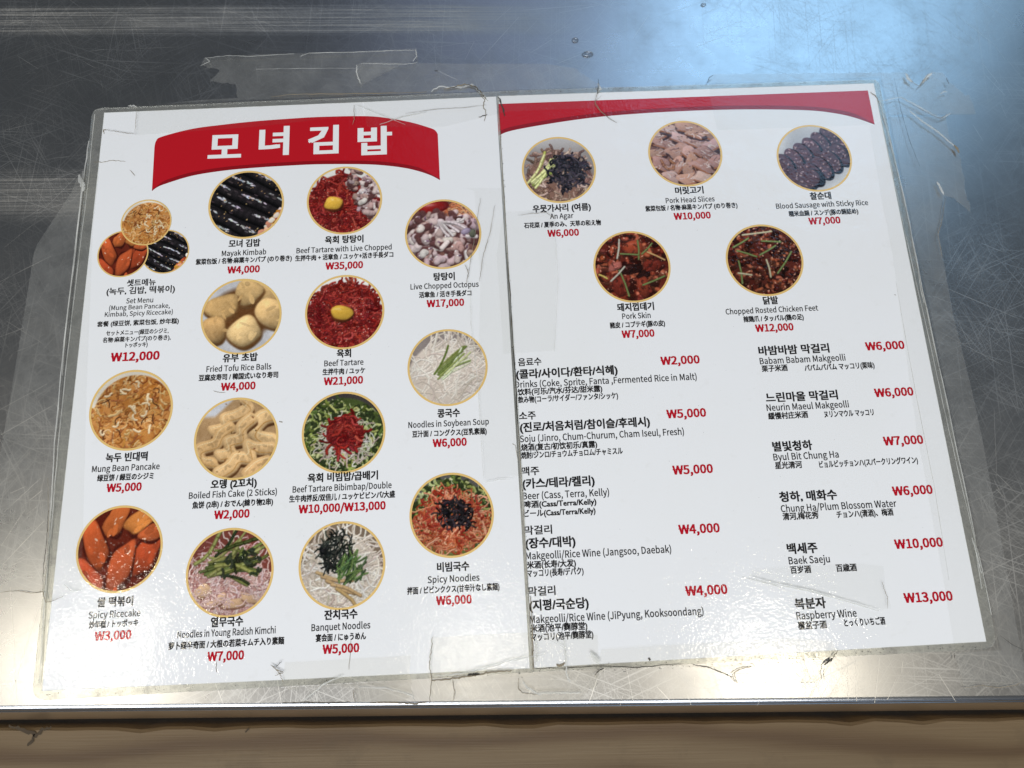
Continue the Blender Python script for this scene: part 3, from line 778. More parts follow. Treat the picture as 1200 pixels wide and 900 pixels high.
def p_fish():
    c = Canvas((178, 140, 96), 8); c.region(c.Y - .55 - .9 * (c.X + .55) * (c.X > -.55) - .05 * c.X, (200, 200, 204), .1); c.mottle(5, 8)
    def fold(pts, w_, col):
        """a sheet seen on edge: wide flat band, deep shade below, lit upper rim"""
        P = spline(pts, 9)
        c.strand([(x + .06, y - .14) for x, y in P], w_ * .95, (112, 70, 34), 0, .15); col = (col[0] * .95, col[1] * .9, col[2] * .82)
        for k in np.linspace(-.05, .05, 4): c.strand([(x + k, y - k * 1.2) for x, y in P], w_, tuple(v * (1 - abs(k)) for v in col), 0, .07)
        for (x, y) in P[::2]: c.blob(x + c.r.normal(0, .03), y + c.r.normal(0, .03), .07, .035, c.r.uniform(0, 3), np.array(col) * c.r.choice((.92, 1.04)), 0, .1, .05)
        c.strand([(x - .05, y + w_ * .8) for x, y in P], w_ * .09, (236, 208, 158), 0, .1)
        c.strand([(x + .05, y - w_ * .85) for x, y in P], w_ * .10, (186, 134, 70), 0, .1)
    fold([(.08, 1.02), (.28, .8), (.02, .6), (-.3, .5), (-.28, .28), (-.6, .2)], .10, (226, 192, 144))
    fold([(-.12, .3), (-.38, .12), (-.5, -.12), (-.88, -.25), (-.8, -.52), (-.5, -.6)], .10, (220, 184, 134))
    fold([(.7, .98), (.95, .62), (.62, .48), (.42, .18), (.62, -.02), (.95, -.1)], .15, (228, 196, 148))
    fold([(.38, .5), (.12, .26), (.12, .0), (-.18, -.1), (-.12, -.36), (-.4, -.42)], .11, (224, 190, 142))
    fold([(.95, -.3), (.55, -.28), (.32, -.2), (.36, -.5), (.05, -.5), (-.1, -.7), (-.4, -.88)], .12, (226, 192, 144))
    fold([(.85, -.62), (.55, -.72), (.3, -.95)], .12, (218, 182, 134))
    c.mottle(30, 6); c.specks(10, (140, 95, 50), .025); return c
def lettuce(c, n, fn, big=.1):
    for x, y in c.pts(n, fn):
        col = c.jit([(138, 150, 68), (96, 114, 48), (178, 184, 106), (66, 82, 38), (204, 206, 144)][c.r.integers(5)], 10); a = c.r.uniform(0, 6.28)
        c.curly(x + .01, y - .02, c.r.uniform(1, 2.6) * big, c.r.uniform(.3, .55) * big, (44, 54, 26), a, 2.5, 0, .1, 4)
        c.curly(x, y, c.r.uniform(1, 2.6) * big, c.r.uniform(.22, .5) * big, col, a, 2.5, 0, .35, 4)
        if c.r.random() < .5: c.curly(x, y, .16, .012, c.jit((205, 210, 150), 10), None, 2)
def p_bibim():
    c = Canvas((64, 58, 56), 9); c.region(1.02 - np.hypot(c.X, c.Y + .12), (70, 84, 38), .05)
    lettuce(c, 330, lambda x, y: np.hypot(x, y + .12) < 1.0 and np.hypot(x, y) > .3 and not (x > -.1 and y > .62))
    for x, y in c.pts(210, lambda x, y: np.hypot(x - .05, (y + .2) * 1.1) < .68 and y < .4): c.curly(x, y, .22, .018, c.jit([(232, 222, 210), (205, 180, 168), (215, 215, 180)][c.r.integers(3)], 10), None, 1.5)
    c.blob(0, -.02, .44, .42, 0, (120, 25, 28)); tartare(c, 150, lambda x, y: np.hypot(x, y + .0) < .38, .035); c.specks(45, (225, 190, 140), .014, lambda x, y: np.hypot(x, y - .15) < .25); return c
def p_spicy():
    c = Canvas((90, 86, 82), 10); c.region(1.0 - np.hypot(c.X, c.Y + .1), (100, 110, 50), .05)
    lettuce(c, 190, lambda x, y: np.hypot(x, y + .1) < .99 and (y > .15 or abs(x) > .75), .1)
    for x, y in c.pts(430, lambda x, y: np.hypot(x * 1.02, (y + .22) * 1.15) < .85): c.curly(x, y, .42, .02, c.jit([(206, 92, 52), (226, 132, 88), (176, 58, 34), (235, 160, 120)][c.r.integers(4)], 12), None, 1.8, .1)
    for x, y in c.pts(60, lambda x, y: np.hypot(x, y) < .75 and y > -.5): c.curly(x, y, .12, .03, c.jit((176, 52, 32), 10), None, 2, .1)
    for x, y in c.pts(130, lambda x, y: np.hypot(x - .12, (y - .0) * 1.2) < .4 + .08 * math.sin(9 * math.atan2(y, x))): c.curly(x, y, .2, .022, c.jit([(30, 26, 30), (58, 50, 56), (15, 12, 14)][c.r.integers(3)], 6), None, 1.5)
    return c
def p_rice(seed=11):
    c = Canvas((104, 34, 18), seed); c.mottle(5, 12)
    for (x, y, L, wd, r0, col) in ((-.14, .68, .44, .25, 1.2, (198, 98, 44)), (.5, .68, .48, .25, .7, (206, 122, 54)), (-.6, .14, .62, .28, -1.05, (198, 86, 40)), (.64, -.16, .54, .3, 1.3, (182, 70, 34)),
                                   (-.66, -.68, .5, .27, -.75, (186, 72, 36)), (.06, -.4, .6, .28, 1.35, (190, 82, 40)), (.75, .35, .3, .2, .5, (190, 88, 42))):
        c.slab(x + .02, y - .03, L * 1.06, wd * 1.12, r0, (74, 20, 10), 2.6, 0, .1, .2)
        c.slab(x, y, L, wd, r0, col, 2.7, .0, .34, .42, .25)
        for k in range(9):
            q = c.r.normal(0, .38, 2); X = x + q[0] * L * math.cos(r0) - q[1] * wd * math.sin(r0); Y = y + q[0] * L * math.sin(r0) + q[1] * wd * math.cos(r0)
            if k < 4: c.blob(X, Y, c.r.uniform(.02, .06), c.r.uniform(.012, .025), r0 + c.r.normal(0, .6), (246, 206, 176), 0, .4, 0)
            else: c.blob(X, Y, .12, .06, r0, np.array(col) * c.r.choice((.9, 1.08)), 0, .1, .05)
    return c
def p_radish():
    c = Canvas((120, 58, 48), 12); c.region(.92 - np.hypot(c.X, c.Y + .35), (190, 140, 128), .1)
    for x, y in c.pts(330, lambda x, y: np.hypot(x, y + .3) < .95): c.curly(x, y, .45, .018, c.jit([(232, 196, 188), (205, 155, 148), (240, 216, 208), (180, 120, 112)][c.r.integers(4)], 9), None, 2.2)
    for x, y, rx, ry, a in ((-.6, -.4, .2, .15, .5), (.1, -.72, .3, .11, .15), (-.2, -.6, .16, .1, .9), (.5, -.62, .24, .1, -.3), (-.4, -.72, .12, .08, .1)):
        c.slab(x + .02, y - .04, rx, ry, a, (140, 96, 76), 3); c.slab(x, y, rx, ry, a, (206, 166, 128), 3, 0, .3, .3, .2)
    for x, y in c.pts(70, lambda x, y: y < -.2 and np.hypot(x, y + .3) < .95): c.curly(x, y, .3, .016, c.jit((228, 190, 180), 9), None, 2.2)
    for k in range(30): c.curly(-.45 + c.r.normal(0, .14), .18 + c.r.normal(0, .17), 1.05, .05 * c.r.uniform(.6, 1.2), c.jit([(108, 116, 52), (74, 84, 36), (146, 146, 74), (42, 48, 26)][c.r.integers(4)], 9), c.r.normal(.1, .22), .5, .15)
    for x, y in c.pts(24, lambda x, y: -.3 < x < .75 and -.1 < y < .55): c.curly(x, y, .2, .035, c.jit((44, 52, 30), 8), None, 3, .1)
    return c
def p_banquet():
    c = Canvas((122, 104, 86), 13); c.region(.98 - np.hypot(c.X, c.Y + .3), (206, 190, 172), .06)
    for x, y in c.pts(330, lambda x, y: np.hypot(x, y + .25) < .93): c.curly(x, y, .6, .022, c.jit([(230, 218, 202), (212, 196, 178), (238, 230, 218), (196, 178, 160)][c.r.integers(4)], 6), None, 1.4, 0, .25)
    for k in range(5): c.curly(-.6 + .12 * k, -.15 - .1 * k, .75, .05, c.jit((196, 158, 110), 10), -.35 + c.r.normal(0, .15), .5)
    for x, y in c.pts(150, lambda x, y: np.hypot((x + .15) * 1.1, (y - .32) * .95) < .4): c.curly(x, y, .22, .02, c.jit([(36, 40, 36), (62, 66, 58), (18, 20, 18)][c.r.integers(3)], 7), None, 1.2)
    for k in range(46): c.curly(.12 + c.r.normal(0, .13), -.22 + c.r.normal(0, .13), .36, .026, c.jit([(70, 100, 48), (108, 138, 70), (44, 66, 34)][c.r.integers(3)], 9), c.r.normal(1.0, .35), .3, .15)
    return c
def p_agar():
    c = Canvas((150, 142, 138), 14); c.region(c.Y - .5, (190, 186, 184), .5); c.region(1.0 - np.hypot(c.X, c.Y + .4), (132, 96, 80), .1)
    for x, y in c.pts(240, lambda x, y: np.hypot(x, y + .35) < .98): c.curly(x, y, .26, .04, c.jit([(150, 112, 94), (176, 138, 118), (112, 78, 64), (204, 172, 154)][c.r.integers(4)], 9), None, 1.3, .25)
    for k in range(11): c.curly(-.78 + c.r.normal(0, .06), -.38 + c.r.normal(0, .08), 1.0, .045, c.jit([(196, 200, 88), (160, 172, 62), (222, 222, 140)][c.r.integers(3)], 8), .72 + c.r.normal(0, .1), .25, .2)
    for x, y in c.pts(200, lambda x, y: np.hypot((x - .25) * .95, (y + .08) * 1.0) < .5 + .07 * math.sin(8 * math.atan2(y, x))): c.curly(x, y, .2, .03, c.jit([(34, 30, 34), (62, 54, 62), (14, 12, 14), (84, 74, 84)][c.r.integers(4)], 6), None, 1.6)
    return c
def p_head():
    c = Canvas((128, 88, 76), 15); c.mottle(7, 15)
    L = [(-.75, .55, .3, .14, .5), (-.35, .78, .3, .15, -.3), (.15, .82, .34, .17, -.25), (.6, .62, .34, .18, -.35), (-.55, .3, .36, .13, -.35), (-.1, .48, .28, .15, -.5), (.3, .36, .34, .17, -.5), (.75, .2, .32, .18, .5),
         (-.8, .05, .24, .14, .2), (-.2, .1, .32, .22, .5), (.15, -.02, .26, .2, -.8), (.55, -.02, .3, .2, -.7), (-.7, -.3, .28, .2, -.5), (-.28, -.4, .3, .18, .9), (.12, -.38, .36, .2, 1.0), (.5, -.42, .36, .2, -.6),
         (.85, -.3, .2, .2, .4), (-.4, -.75, .3, .18, -.7), (.05, -.8, .32, .2, .2), (.45, -.8, .3, .18, -.4), (.35, .6, .26, .12, -.4)]
    for x, y, rx, ry, a in L:
        col = c.jit([(184, 146, 134), (198, 162, 150), (170, 128, 114), (186, 142, 122)][c.r.integers(4)], 6)
        c.slab(x + .04, y - .08, rx * 1.1, ry * 1.2, a, (74, 40, 32), 3)
        c.slab(x, y, rx * .98, ry * .95, a, col, 5, .0, .22, .16, c.r.uniform(-.35, .35))
        nx, ny = -math.sin(a) * ry * .85, math.cos(a) * ry * .85
        c.strand([(x - rx * .8 * math.cos(a) - nx, y - rx * .8 * math.sin(a) - ny), (x + rx * .8 * math.cos(a) - nx, y + rx * .8 * math.sin(a) - ny)], .035, (160, 98, 66), .1, .3)
        for _ in range(8): q = c.r.normal(0, .36, 2); c.curly(x + q[0] * rx, y + q[1] * ry, .14, .016, c.jit([(212, 182, 172), (150, 106, 94), (228, 206, 198)][c.r.integers(3)], 5), a + c.r.normal(0, .4), .8, 0, .2)
    c.curly(-.45, -.2, .8, .05, (168, 104, 66), 1.4, -3.4, .2); c.specks(40, (100, 60, 48), .02); return c
def p_sundae():
    c = Canvas((196, 196, 196), 16); c.region(.94 - np.hypot(c.X, c.Y), (176, 176, 178), .2)
    def slice_(x, y, rx, ry, a):
        c.blob(x + .05, y - .035, rx * 1.08, ry * 1.08, a, (24, 14, 17), 0, .1, 0); c.blob(x, y, rx, ry, a, (78, 50, 56), 0, .15, .12)
        c.blob(x - .0, y + .0, rx * .97, ry * .97, a, (90, 60, 66), 0, .1, .1)
        for _ in range(46):
            q = c.r.uniform(-1, 1, 2)
            if q @ q > .8: continue
            c.blob(x + q[0] * rx * math.cos(a) - q[1] * ry * math.sin(a), y + q[0] * rx * math.sin(a) + q[1] * ry * math.cos(a), .035, .02, c.r.uniform(0, 3), c.jit([(150, 116, 118), (84, 54, 60), (176, 144, 142), (60, 36, 42)][c.r.integers(4)], 8), 0, .2, 0)
    for k in range(7): slice_(.78 - k * .27, .78 - k * .16, .22, .38, .45)
    for k in range(6): slice_(1.0 - k * .28, .26 - k * .19, .23, .38, .45)
    slice_(-.38, -.62, .46, .34, .1)
    return c
def saucy(seed, base, cols, n, big):
    c = Canvas(base, seed); c.mottle(6, 14)
    for x, y in c.pts(n, lambda x, y: x * x + y * y < 1.1):
        col = c.jit(cols[c.r.integers(len(cols))], 8); a = c.r.uniform(0, 6.28)
        c.curly(x + .015, y - .025, c.r.uniform(.5, 1.6) * big, c.r.uniform(.35, .6) * big, tuple(v * .45 for v in col), a, 2, 0, .2, 4)
        c.curly(x, y, c.r.uniform(.5, 1.6) * big, c.r.uniform(.3, .5) * big, col, a, 2, .1, .55, 4)
        if c.r.random() < .5: c.blob(x + .02, y + .02, .035, .014, a, (232, 176, 146), 0, .4, 0)
    c.specks(120, (236, 186, 156), .010); return c
def sticks(c, L):
    for x0, y0, x1, y1, col in L: c.strand([(x0, y0), ((x0 + x1) / 2 + .02, (y0 + y1) / 2), (x1, y1)], .032, col, .15, .5)
def p_skin():
    c = saucy(17, (96, 32, 20), [(164, 66, 40), (134, 46, 28), (188, 92, 60), (104, 32, 20)], 130, .17)
    for x, y, rx, ry, r0, col in ((-.05, -.08, .34, .16, .2, (44, 16, 12)), (.3, -.25, .2, .12, .2, (38, 14, 10)), (.25, -.6, .16, .32, .1, (128, 50, 32)), (-.35, -.55, .22, .3, .2, (112, 38, 26)), (.55, .0, .26, .18, .3, (116, 38, 26)), (.1, .55, .28, .22, 0, (152, 62, 38)), (-.45, .02, .22, .11, .5, (172, 94, 82))):
        c.slab(x, y, rx, ry, r0, col, 2.4, .08, .4, .5)
        for _ in range(9): q = c.r.normal(0, .4, 2); c.curly(x + q[0] * rx, y + q[1] * ry, .12, .02, np.array(col) * c.r.choice((.7, 1.25)), None, 2, .1)
    G, Wt = (104, 122, 62), (190, 186, 168)
    sticks(c, [(-.28, .8, -.38, .25, Wt), (.22, .75, .2, .2, G), (-.28, .38, .2, .33, G), (.3, .35, .6, .65, G), (-.35, -.1, -.15, -.85, G), (.25, -.55, .85, -.32, G), (-.6, -.4, -.2, -.0, Wt), (-.9, -.2, -.7, -.32, (215, 190, 90)), (.45, .4, .9, .15, (196, 150, 90))]); return c
def p_feet():
    c = saucy(18, (84, 32, 22), [(146, 62, 38), (112, 40, 26), (176, 90, 58), (80, 28, 18)], 190, .13)
    G, Wt = (112, 134, 70), (196, 188, 150)
    sticks(c, [(-.5, .75, .3, .82, Wt), (-.8, .4, -.35, .65, G), (-.7, .3, -.2, .1, G), (-.1, .15, .35, .4, G), (.0, .55, .5, .5, G), (-.7, .0, -.68, -.65, G), (.3, -.4, .75, .2, G), (.05, -.0, .1, -.5, Wt), (-.75, -.35, -.4, -.42, Wt)]); return c

def disc_picture(cx, cy, rpx, canvas, label, parent, zb, dz=0.0):
    z = zb + P2 + dz
    u, v = at_menu(cx, cy, z); r = abs(at_menu(cx + rpx, cy, z)[0] - at_menu(cx - rpx, cy, z)[0]) / 2
    canvas.finish(); n = canvas.n; a = canvas.a.clip(0, 255) / 255
    lin = np.where(a <= .04045, a / 12.92, ((a + .055) / 1.055) ** 2.4)
    rr = r * .972
    X, Y = canvas.X, canvas.Y; ins = np.hypot(X, Y) < 1.0
    idx = -np.ones((n, n), int); jj, ii = np.nonzero(ins); idx[jj, ii] = np.arange(len(jj))
    V = np.stack([u + X[ins] * rr, v + Y[ins] * rr, np.full(len(jj), z)], 1)
    q = ins[:-1, :-1] & ins[1:, :-1] & ins[:-1, 1:] & ins[1:, 1:]
    qj, qi = np.nonzero(q)
    Fq = np.stack([idx[qj, qi], idx[qj, qi + 1], idx[qj + 1, qi + 1], idx[qj + 1, qi]], 1)
    me = bpy.data.meshes.new('dish_picture')
    me.vertices.add(len(V)); me.vertices.foreach_set('co', V.reshape(-1))
    me.loops.add(Fq.size); me.loops.foreach_set('vertex_index', Fq.reshape(-1).astype(np.int32))
    me.polygons.add(len(Fq)); me.polygons.foreach_set('loop_start', np.arange(0, Fq.size, 4, dtype=np.int32))
    me.update(); me.validate()
    at_ = me.color_attributes.new('print_color', 'FLOAT_COLOR', 'POINT')
    cc = np.ones((len(V), 4)); cc[:, :3] = lin[ins]; at_.data.foreach_set('color', cc.reshape(-1).astype(np.float32))
    me.materials.append(M['photo'])
    o = bpy.data.objects.new('dish_picture', me); COL.objects.link(o); o.parent = parent; o['label'] = label
    K = 72; Vr = []; Fr = []
    for k in range(K):
        t = 2 * math.pi * k / K
        Vr += [(u + math.cos(t) * r * 1.012, v + math.sin(t) * r * 1.012, z + P1), (u + math.cos(t) * r * .960, v + math.sin(t) * r * .960, z + P1)]
    for k in range(K): a_ = 2 * k; b_ = 2 * ((k + 1) % K); Fr.append((a_, b_, b_ + 1, a_ + 1))
    mobj('gold_ring', Vr, Fr, M['gold'], o)
    return o

PICS_L = [(288.5, 239.5, 43.8, p_kimbab(), 'round picture of glossy black seaweed rolls'), (403.7, 234.5, 43.7, p_tartare_live(), 'round picture of red beef tartare with yolk and chopped octopus'),
          (519.3, 274, 44.3, p_octopus(), 'round picture of pale chopped octopus'), (282.7, 370.5, 46.8, p_tofu(), 'round picture of golden fried tofu rice balls'),
          (404, 365.3, 46, p_tartare(), 'round picture of red beef tartare with an egg yolk'), (524.5, 430.3, 46.5, p_soy(), 'round picture of pale noodles in soybean soup'),
          (153.6, 480.2, 48.3, p_mung(), 'round picture of a crisp mung bean pancake'), (276.8, 513.6, 48.8, p_fish(), 'round picture of folded boiled fish cake'),
          (402.7, 506.3, 48.5, p_bibim(), 'round picture of lettuce bowl with red beef heap'), (529.3, 603.2, 49, p_spicy(), 'round picture of orange spicy noodles with black seaweed'),
          (140, 643, 50, p_rice(), 'round picture of glossy red rice cakes'), (269.3, 670.5, 50.8, p_radish(), 'round picture of pink noodles under green radish stems'),
          (400.8, 662.2, 50.3, p_banquet(), 'round picture of white noodles with seaweed and scallion')]
PICS_R = [(655, 198.7, 43, p_agar(), 'round picture of brown agar salad with black seaweed'), (803, 179.6, 43, p_head(), 'round picture of sliced pork head meat'),
          (954.2, 185, 43.5, p_sundae(), 'round picture of two rows of dark blood sausage slices'), (740.6, 312.2, 44.8, p_skin(), 'round picture of red brown pork skin'),
          (896, 304.5, 45, p_feet(), 'round picture of dark red chicken feet with scallion')]
for a in PICS_L: disc_picture(*a, left, LEFT_Z)
for a in PICS_R: disc_picture(*a, right, RIGHT_Z)
disc_picture(193.6, 294.8, 27.8, kimbab(21), 'small round picture of black seaweed rolls', left, LEFT_Z)
disc_picture(144, 297.3, 29.5, p_rice(22), 'small round picture of red rice cakes', left, LEFT_Z, .00004)
disc_picture(171.2, 260.5, 29.3, p_mung(23), 'small round picture of a mung bean pancake', left, LEFT_Z, .00008)

# ------------------------------------------------------------------ clear tape
MENU_IN = [at_menu(*p) for p in ((109, 127), (1030, 93), (1169, 760), (38, 820))]
def menu_inside(x, y):                       # signed distance to the menu's outline, menu metres, positive inside
    d = 1e9
    for i in range(4):
        (ax, ay), (bx, by) = MENU_IN[i], MENU_IN[(i + 1) % 4]
        ex, ey = bx - ax, by - ay; L = math.hypot(ex, ey)
        d = min(d, -((x - ax) * (-ey) + (y - ay) * ex) / L)
    return d
TAPE_K = [0]
def tape(outline, label, mat='tape', step=.0022, rag=(), lift=.0):
    """a piece of tape: ragged outline (photo points) cut out of a fine mesh that drapes over the menu's edge"""
    TAPE_K[0] += 1
    z0 = .00012 + .00003 * TAPE_K[0]
    P = [at_menu(x, y, 0) for x, y in outline]
    n = len(P); Q = []
    for i in range(n):
        a = np.array(P[i]); b = np.array(P[(i + 1) % n]); L = np.linalg.norm(b - a); k = max(1, int(L / .002))
        r = .00045 if i in rag else .00004
        for j in range(k):
            s = j / k; q = a + (b - a) * s
            if j: q = q + rng.normal(0, r, 2)
            Q.append(q)
    bm = bmesh.new(); vs_ = [bm.verts.new((q[0], q[1], 0)) for q in Q]
    bm.faces.new(vs_)
    xs = [q[0] for q in Q]; ys = [q[1] for q in Q]
    # cut along the menu outline bands so that the sheet can step up onto the menu
    for i in range(4):
        (ax, ay), (bx, by) = MENU_IN[i], MENU_IN[(i + 1) % 4]
        ex, ey = bx - ax, by - ay; L = math.hypot(ex, ey); nx, ny = -(-ey) / L, -ex / L
        for off in (-.0018, -.0009, 0.0, .0004):
            bmesh.ops.bisect_plane(bm, geom=bm.verts[:] + bm.edges[:] + bm.faces[:], plane_co=(ax + nx * off, ay + ny * off, 0), plane_no=(nx, ny, 0))
    cx_, cy_ = sum(xs) / len(xs), sum(ys) / len(ys)
    for v in bm.verts:
        d = menu_inside(v.co.x, v.co.y); s = min(1, max(0, (d + .0018) / .0018)); s = s * s * (3 - 2 * s)
        v.co.z = z0 + s * .0009
    bmesh.ops.triangulate(bm, faces=bm.faces[:])
    if bm.faces and sum(f.normal.z for f in bm.faces) < 0: bmesh.ops.reverse_faces(bm, faces=bm.faces[:])
    bm.normal_update()
    for v in bm.verts: v.co.x -= cx_; v.co.y -= cy_
    me = bpy.data.meshes.new('clear_tape'); bm.to_mesh(me); bm.free(); me.materials.append(M[mat])
    o = bpy.data.objects.new('clear_tape', me); COL.objects.link(o)
    o.location = M2W @ Vector((cx_, cy_, 0)); o.rotation_euler = (0, 0, ANG)
    tag(o, label, 'tape', 'clear tape around the menu'); o['cx'] = cx_; o['cy'] = cy_
    return o
def on_tape(t, name, pts, wid, mat, z=None, jit=.00012, taper=True, sub=9):
    wid *= .62 if mat != 'crease' else .8; jit *= .5
    z = .0018 if z is None else z
    v, f = ribbon_geo(pts, wid, z, jit, taper, at_menu, sub)
    v = [(a - t['cx'], b - t['cy'], c) for a, b, c in v]
    return mobj(name, v, f, M[mat], t)

t_left = tape([(104, 196), (92, 205), (84, 225), (44, 286), (40, 296), (28, 370), (15, 450), (0, 535), (-14, 640), (-18, 694), (20, 693), (50, 695), (57, 706), (66, 703), (74, 699), (98, 690), (98, 640), (103, 450), (110, 268), (118, 196)],
              'long clear tape strip over the left edge of the menu', rag=(8, 9, 10, 11, 12, 13))
t_right = tape([(1018, 149), (1042, 137), (1108, 137), (1112, 160), (1124, 178), (1133, 230), (1138, 250), (1118, 232), (1106, 230), (1100, 275), (1117, 370), (1137, 450), (1150, 510), (1181, 675), (1192, 740), (1204, 800), (1180, 806), (1150, 803), (1130, 808), (1118, 765), (1106, 690), (1072, 500), (1045, 300), (1031, 230)],
               'long clear tape strip over the right edge of the menu', rag=(4, 5, 6, 7, 8, 15, 16, 17))
t_tr = tape([(830, 97), (831, 90), (836, 87), (950, 86), (1062, 85), (1070, 96), (1078, 100), (1086, 88), (1092, 84), (1104, 85), (1112, 97), (1130, 112), (1136, 111), (1144, 134), (1042, 135), (1018, 148), (900, 152), (840, 154), (832, 120)],
            'clear tape with torn right end over the top right menu corner', rag=(4, 5, 6, 7, 8, 9, 10, 11, 12))
t_tm = tape([(418, 76), (425, 73), (540, 75), (640, 75), (672, 80), (690, 91), (703, 104), (697, 128), (596, 132), (520, 150), (430, 150), (424, 103)],
            'clear tape with rounded end above the centre of the menu top', rag=(0, 4, 5))
t_tl = tape([(240, 68), (300, 64), (400, 61), (487, 57), (489, 63), (484, 72), (470, 76), (424, 100), (426, 136), (300, 150), (160, 160), (160, 125), (230, 118), (279, 115), (276, 99), (246, 96), (258, 83), (236, 77)],
            'wide clear tape above the title banner with torn left end', rag=(3, 4, 5, 13, 14, 15, 16, 17))
t_b1 = tape([(415, 805), (330, 806), (335, 776), (412, 772), (482, 768), (480, 790), (484, 815), (470, 824), (418, 827)], 'narrow clear tape scrap on the lower edge left of the seam', 'tape_warm', rag=(0, 5, 6, 8))
t_b2 = tape([(507, 747), (560, 744), (620, 741), (700, 744), (702, 790), (700, 803), (686, 812), (672, 824), (600, 826), (503, 826), (505, 800), (503, 785)], 'clear tape over the bottom of the seam between both sheets', 'tape_warm', rag=(4, 5, 6, 9, 10, 11))
t_b3 = tape([(704, 761), (760, 757), (860, 752), (930, 748), (975, 752), (978, 770), (966, 778), (958, 800), (900, 800), (866, 802), (858, 790), (830, 783), (800, 781), (740, 783), (710, 784), (697, 796)],
            'clear tape scrap with curved tear at the bottom of the drinks list', 'tape_warm', rag=(4, 5, 6, 9, 10))
t_pr = tape([(880, 677), (905, 685), (950, 694), (1000, 708), (1030, 716), (1043, 713), (1036, 690), (1034, 664), (1010, 661), (980, 662), (930, 664), (880, 668)], 'thin clear tape lying across the lowest wine entries', 'tape_paper', rag=(0, 1, 2, 3, 4, 5))
t_ps = tape([(609, 249), (650, 247), (652, 330), (650, 412), (618, 414), (590, 416), (582, 300), (590, 250)], 'thin clear tape over the seam beneath the agar picture', 'tape_paper', rag=(0,))
t_pl = tape([(545, 222), (556, 225), (563, 330), (560, 450), (568, 562), (592, 561), (612, 556), (604, 430), (596, 300), (590, 222)], 'thin clear tape running down the right margin of the title sheet', 'tape_paper', rag=(4, 5))

# creases, tears and dirt on the tapes
on_tape(t_tr, 'crease', [(1031, 118), (1036, 118), (1048, 115), (1056, 114), (1075, 124), (1095, 135), (1103, 137)], .0007, 'crease', jit=.0003)
on_tape(t_tr, 'grime_line', [(1060, 118), (1090, 134), (1102, 139), (1110, 134)], .0004, 'rust', jit=.0002)
on_tape(t_tr, 'crease', [(1102, 139), (1106, 137), (1114, 133)], .0009, 'crease', jit=.0003)
on_tape(t_tr, 'tear', [(1062, 86), (1064, 92), (1069, 96)], .0022, 'crease', jit=.0003)
on_tape(t_tr, 'tear', [(1081, 97), (1086, 90), (1092, 86)], .0022, 'crease', jit=.0003)
on_tape(t_tr, 'grime_line', [(1064, 88), (1070, 97), (1077, 101), (1082, 95), (1088, 86)], .0004, 'rust', .0019)
on_tape(t_tr, 'grime_line', [(1109, 92), (1112, 98)], .0006, 'grime'); on_tape(t_tr, 'crease', [(1102, 110), (1107, 107), (1110, 108)], .0009, 'crease')
on_tape(t_right, 'crease', [(1066, 130), (1082, 143), (1100, 155), (1118, 171)], .0014, 'crease', jit=.0003)
on_tape(t_right, 'crease', [(1118, 170), (1121, 173), (1124, 179)], .0022, 'rust', jit=.0002)
on_tape(t_right, 'crease', [(1048, 92), (1056, 130), (1066, 165), (1078, 195)], .0003, 'grime', jit=.0001)
on_tape(t_right, 'crease', [(1098, 213), (1102, 220), (1106, 228)], .0018, 'crease', jit=.0003)
on_tape(t_right, 'crease', [(1076, 317), (1079, 340), (1083, 355)], .0006, 'crease')
on_tape(t_right, 'crease', [(1108, 232), (1103, 262), (1099, 275), (1104, 300)], .0005, 'rust', jit=.0002)
on_tape(t_right, 'crease', [(1139, 630), (1146, 655), (1150, 672)], .0008, 'crease', jit=.0002)
on_tape(t_right, 'crease', [(1172, 745), (1186, 755), (1200, 762)], .0003, 'grime'); on_tape(t_right, 'grime_line', [(1118, 765), (1119, 772)], .0006, 'grime', jit=.0002)
on_tape(t_right, 'crease', [(1130, 806), (1150, 803), (1172, 806), (1190, 803), (1199, 799)], .0005, 'rust', jit=.0003)
on_tape(t_left, 'crease', [(97, 200), (95, 225), (88, 300), (78, 372), (73, 440)], .0005, 'crease', jit=.0002)
on_tape(t_left, 'crease', [(56, 560), (57, 600), (56, 650), (52, 690)], .0004, 'rust', jit=.0003)
on_tape(t_left, 'grime_line', [(57, 598), (54, 640), (51, 665), (50, 692)], .00045, 'grime', jit=.0003)
on_tape(t_left, 'tear', [(0, 694), (20, 692), (38, 695), (50, 693), (54, 706), (62, 704), (74, 699)], .0005, 'rust', jit=.0003)
on_tape(t_left, 'crease', [(75, 684), (84, 693), (97, 691)], .0005, 'crease', jit=.0003)
on_tape(t_left, 'crease', [(92, 205), (96, 215), (98, 224)], .003, 'crease', jit=.0006)
on_tape(t_tl, 'crease', [(240, 68), (268, 65), (290, 66), (345, 63)], .0006, 'crease', jit=.0003)
on_tape(t_tl, 'crease', [(355, 64), (352, 66), (362, 62), (420, 61), (470, 59), (488, 59)], .0006, 'crease', jit=.0003)
on_tape(t_tl, 'crease', [(487, 57), (488, 66), (484, 72)], .0008, 'crease', jit=.0004)
on_tape(t_tl, 'crease', [(300, 81), (360, 80), (420, 80)], .0003, 'crease', jit=.0002)
on_tape(t_tl, 'crease', [(160, 128), (159, 142), (158, 158)], .0003, 'rust', jit=.0003)
on_tape(t_tl, 'crease', [(122, 152), (135, 154), (150, 156), (157, 157)], .0005, 'rust', jit=.0005)
on_tape(t_tl, 'crease', [(235, 77), (246, 72), (241, 68)], .0005, 'crease', jit=.0003)
on_tape(t_tm, 'crease', [(418, 76), (418, 84), (420, 92), (423, 98)], .0009, 'crease', jit=.0005)
on_tape(t_tm, 'crease', [(423, 74), (450, 75), (476, 75), (490, 73)], .0005, 'crease', jit=.0003)
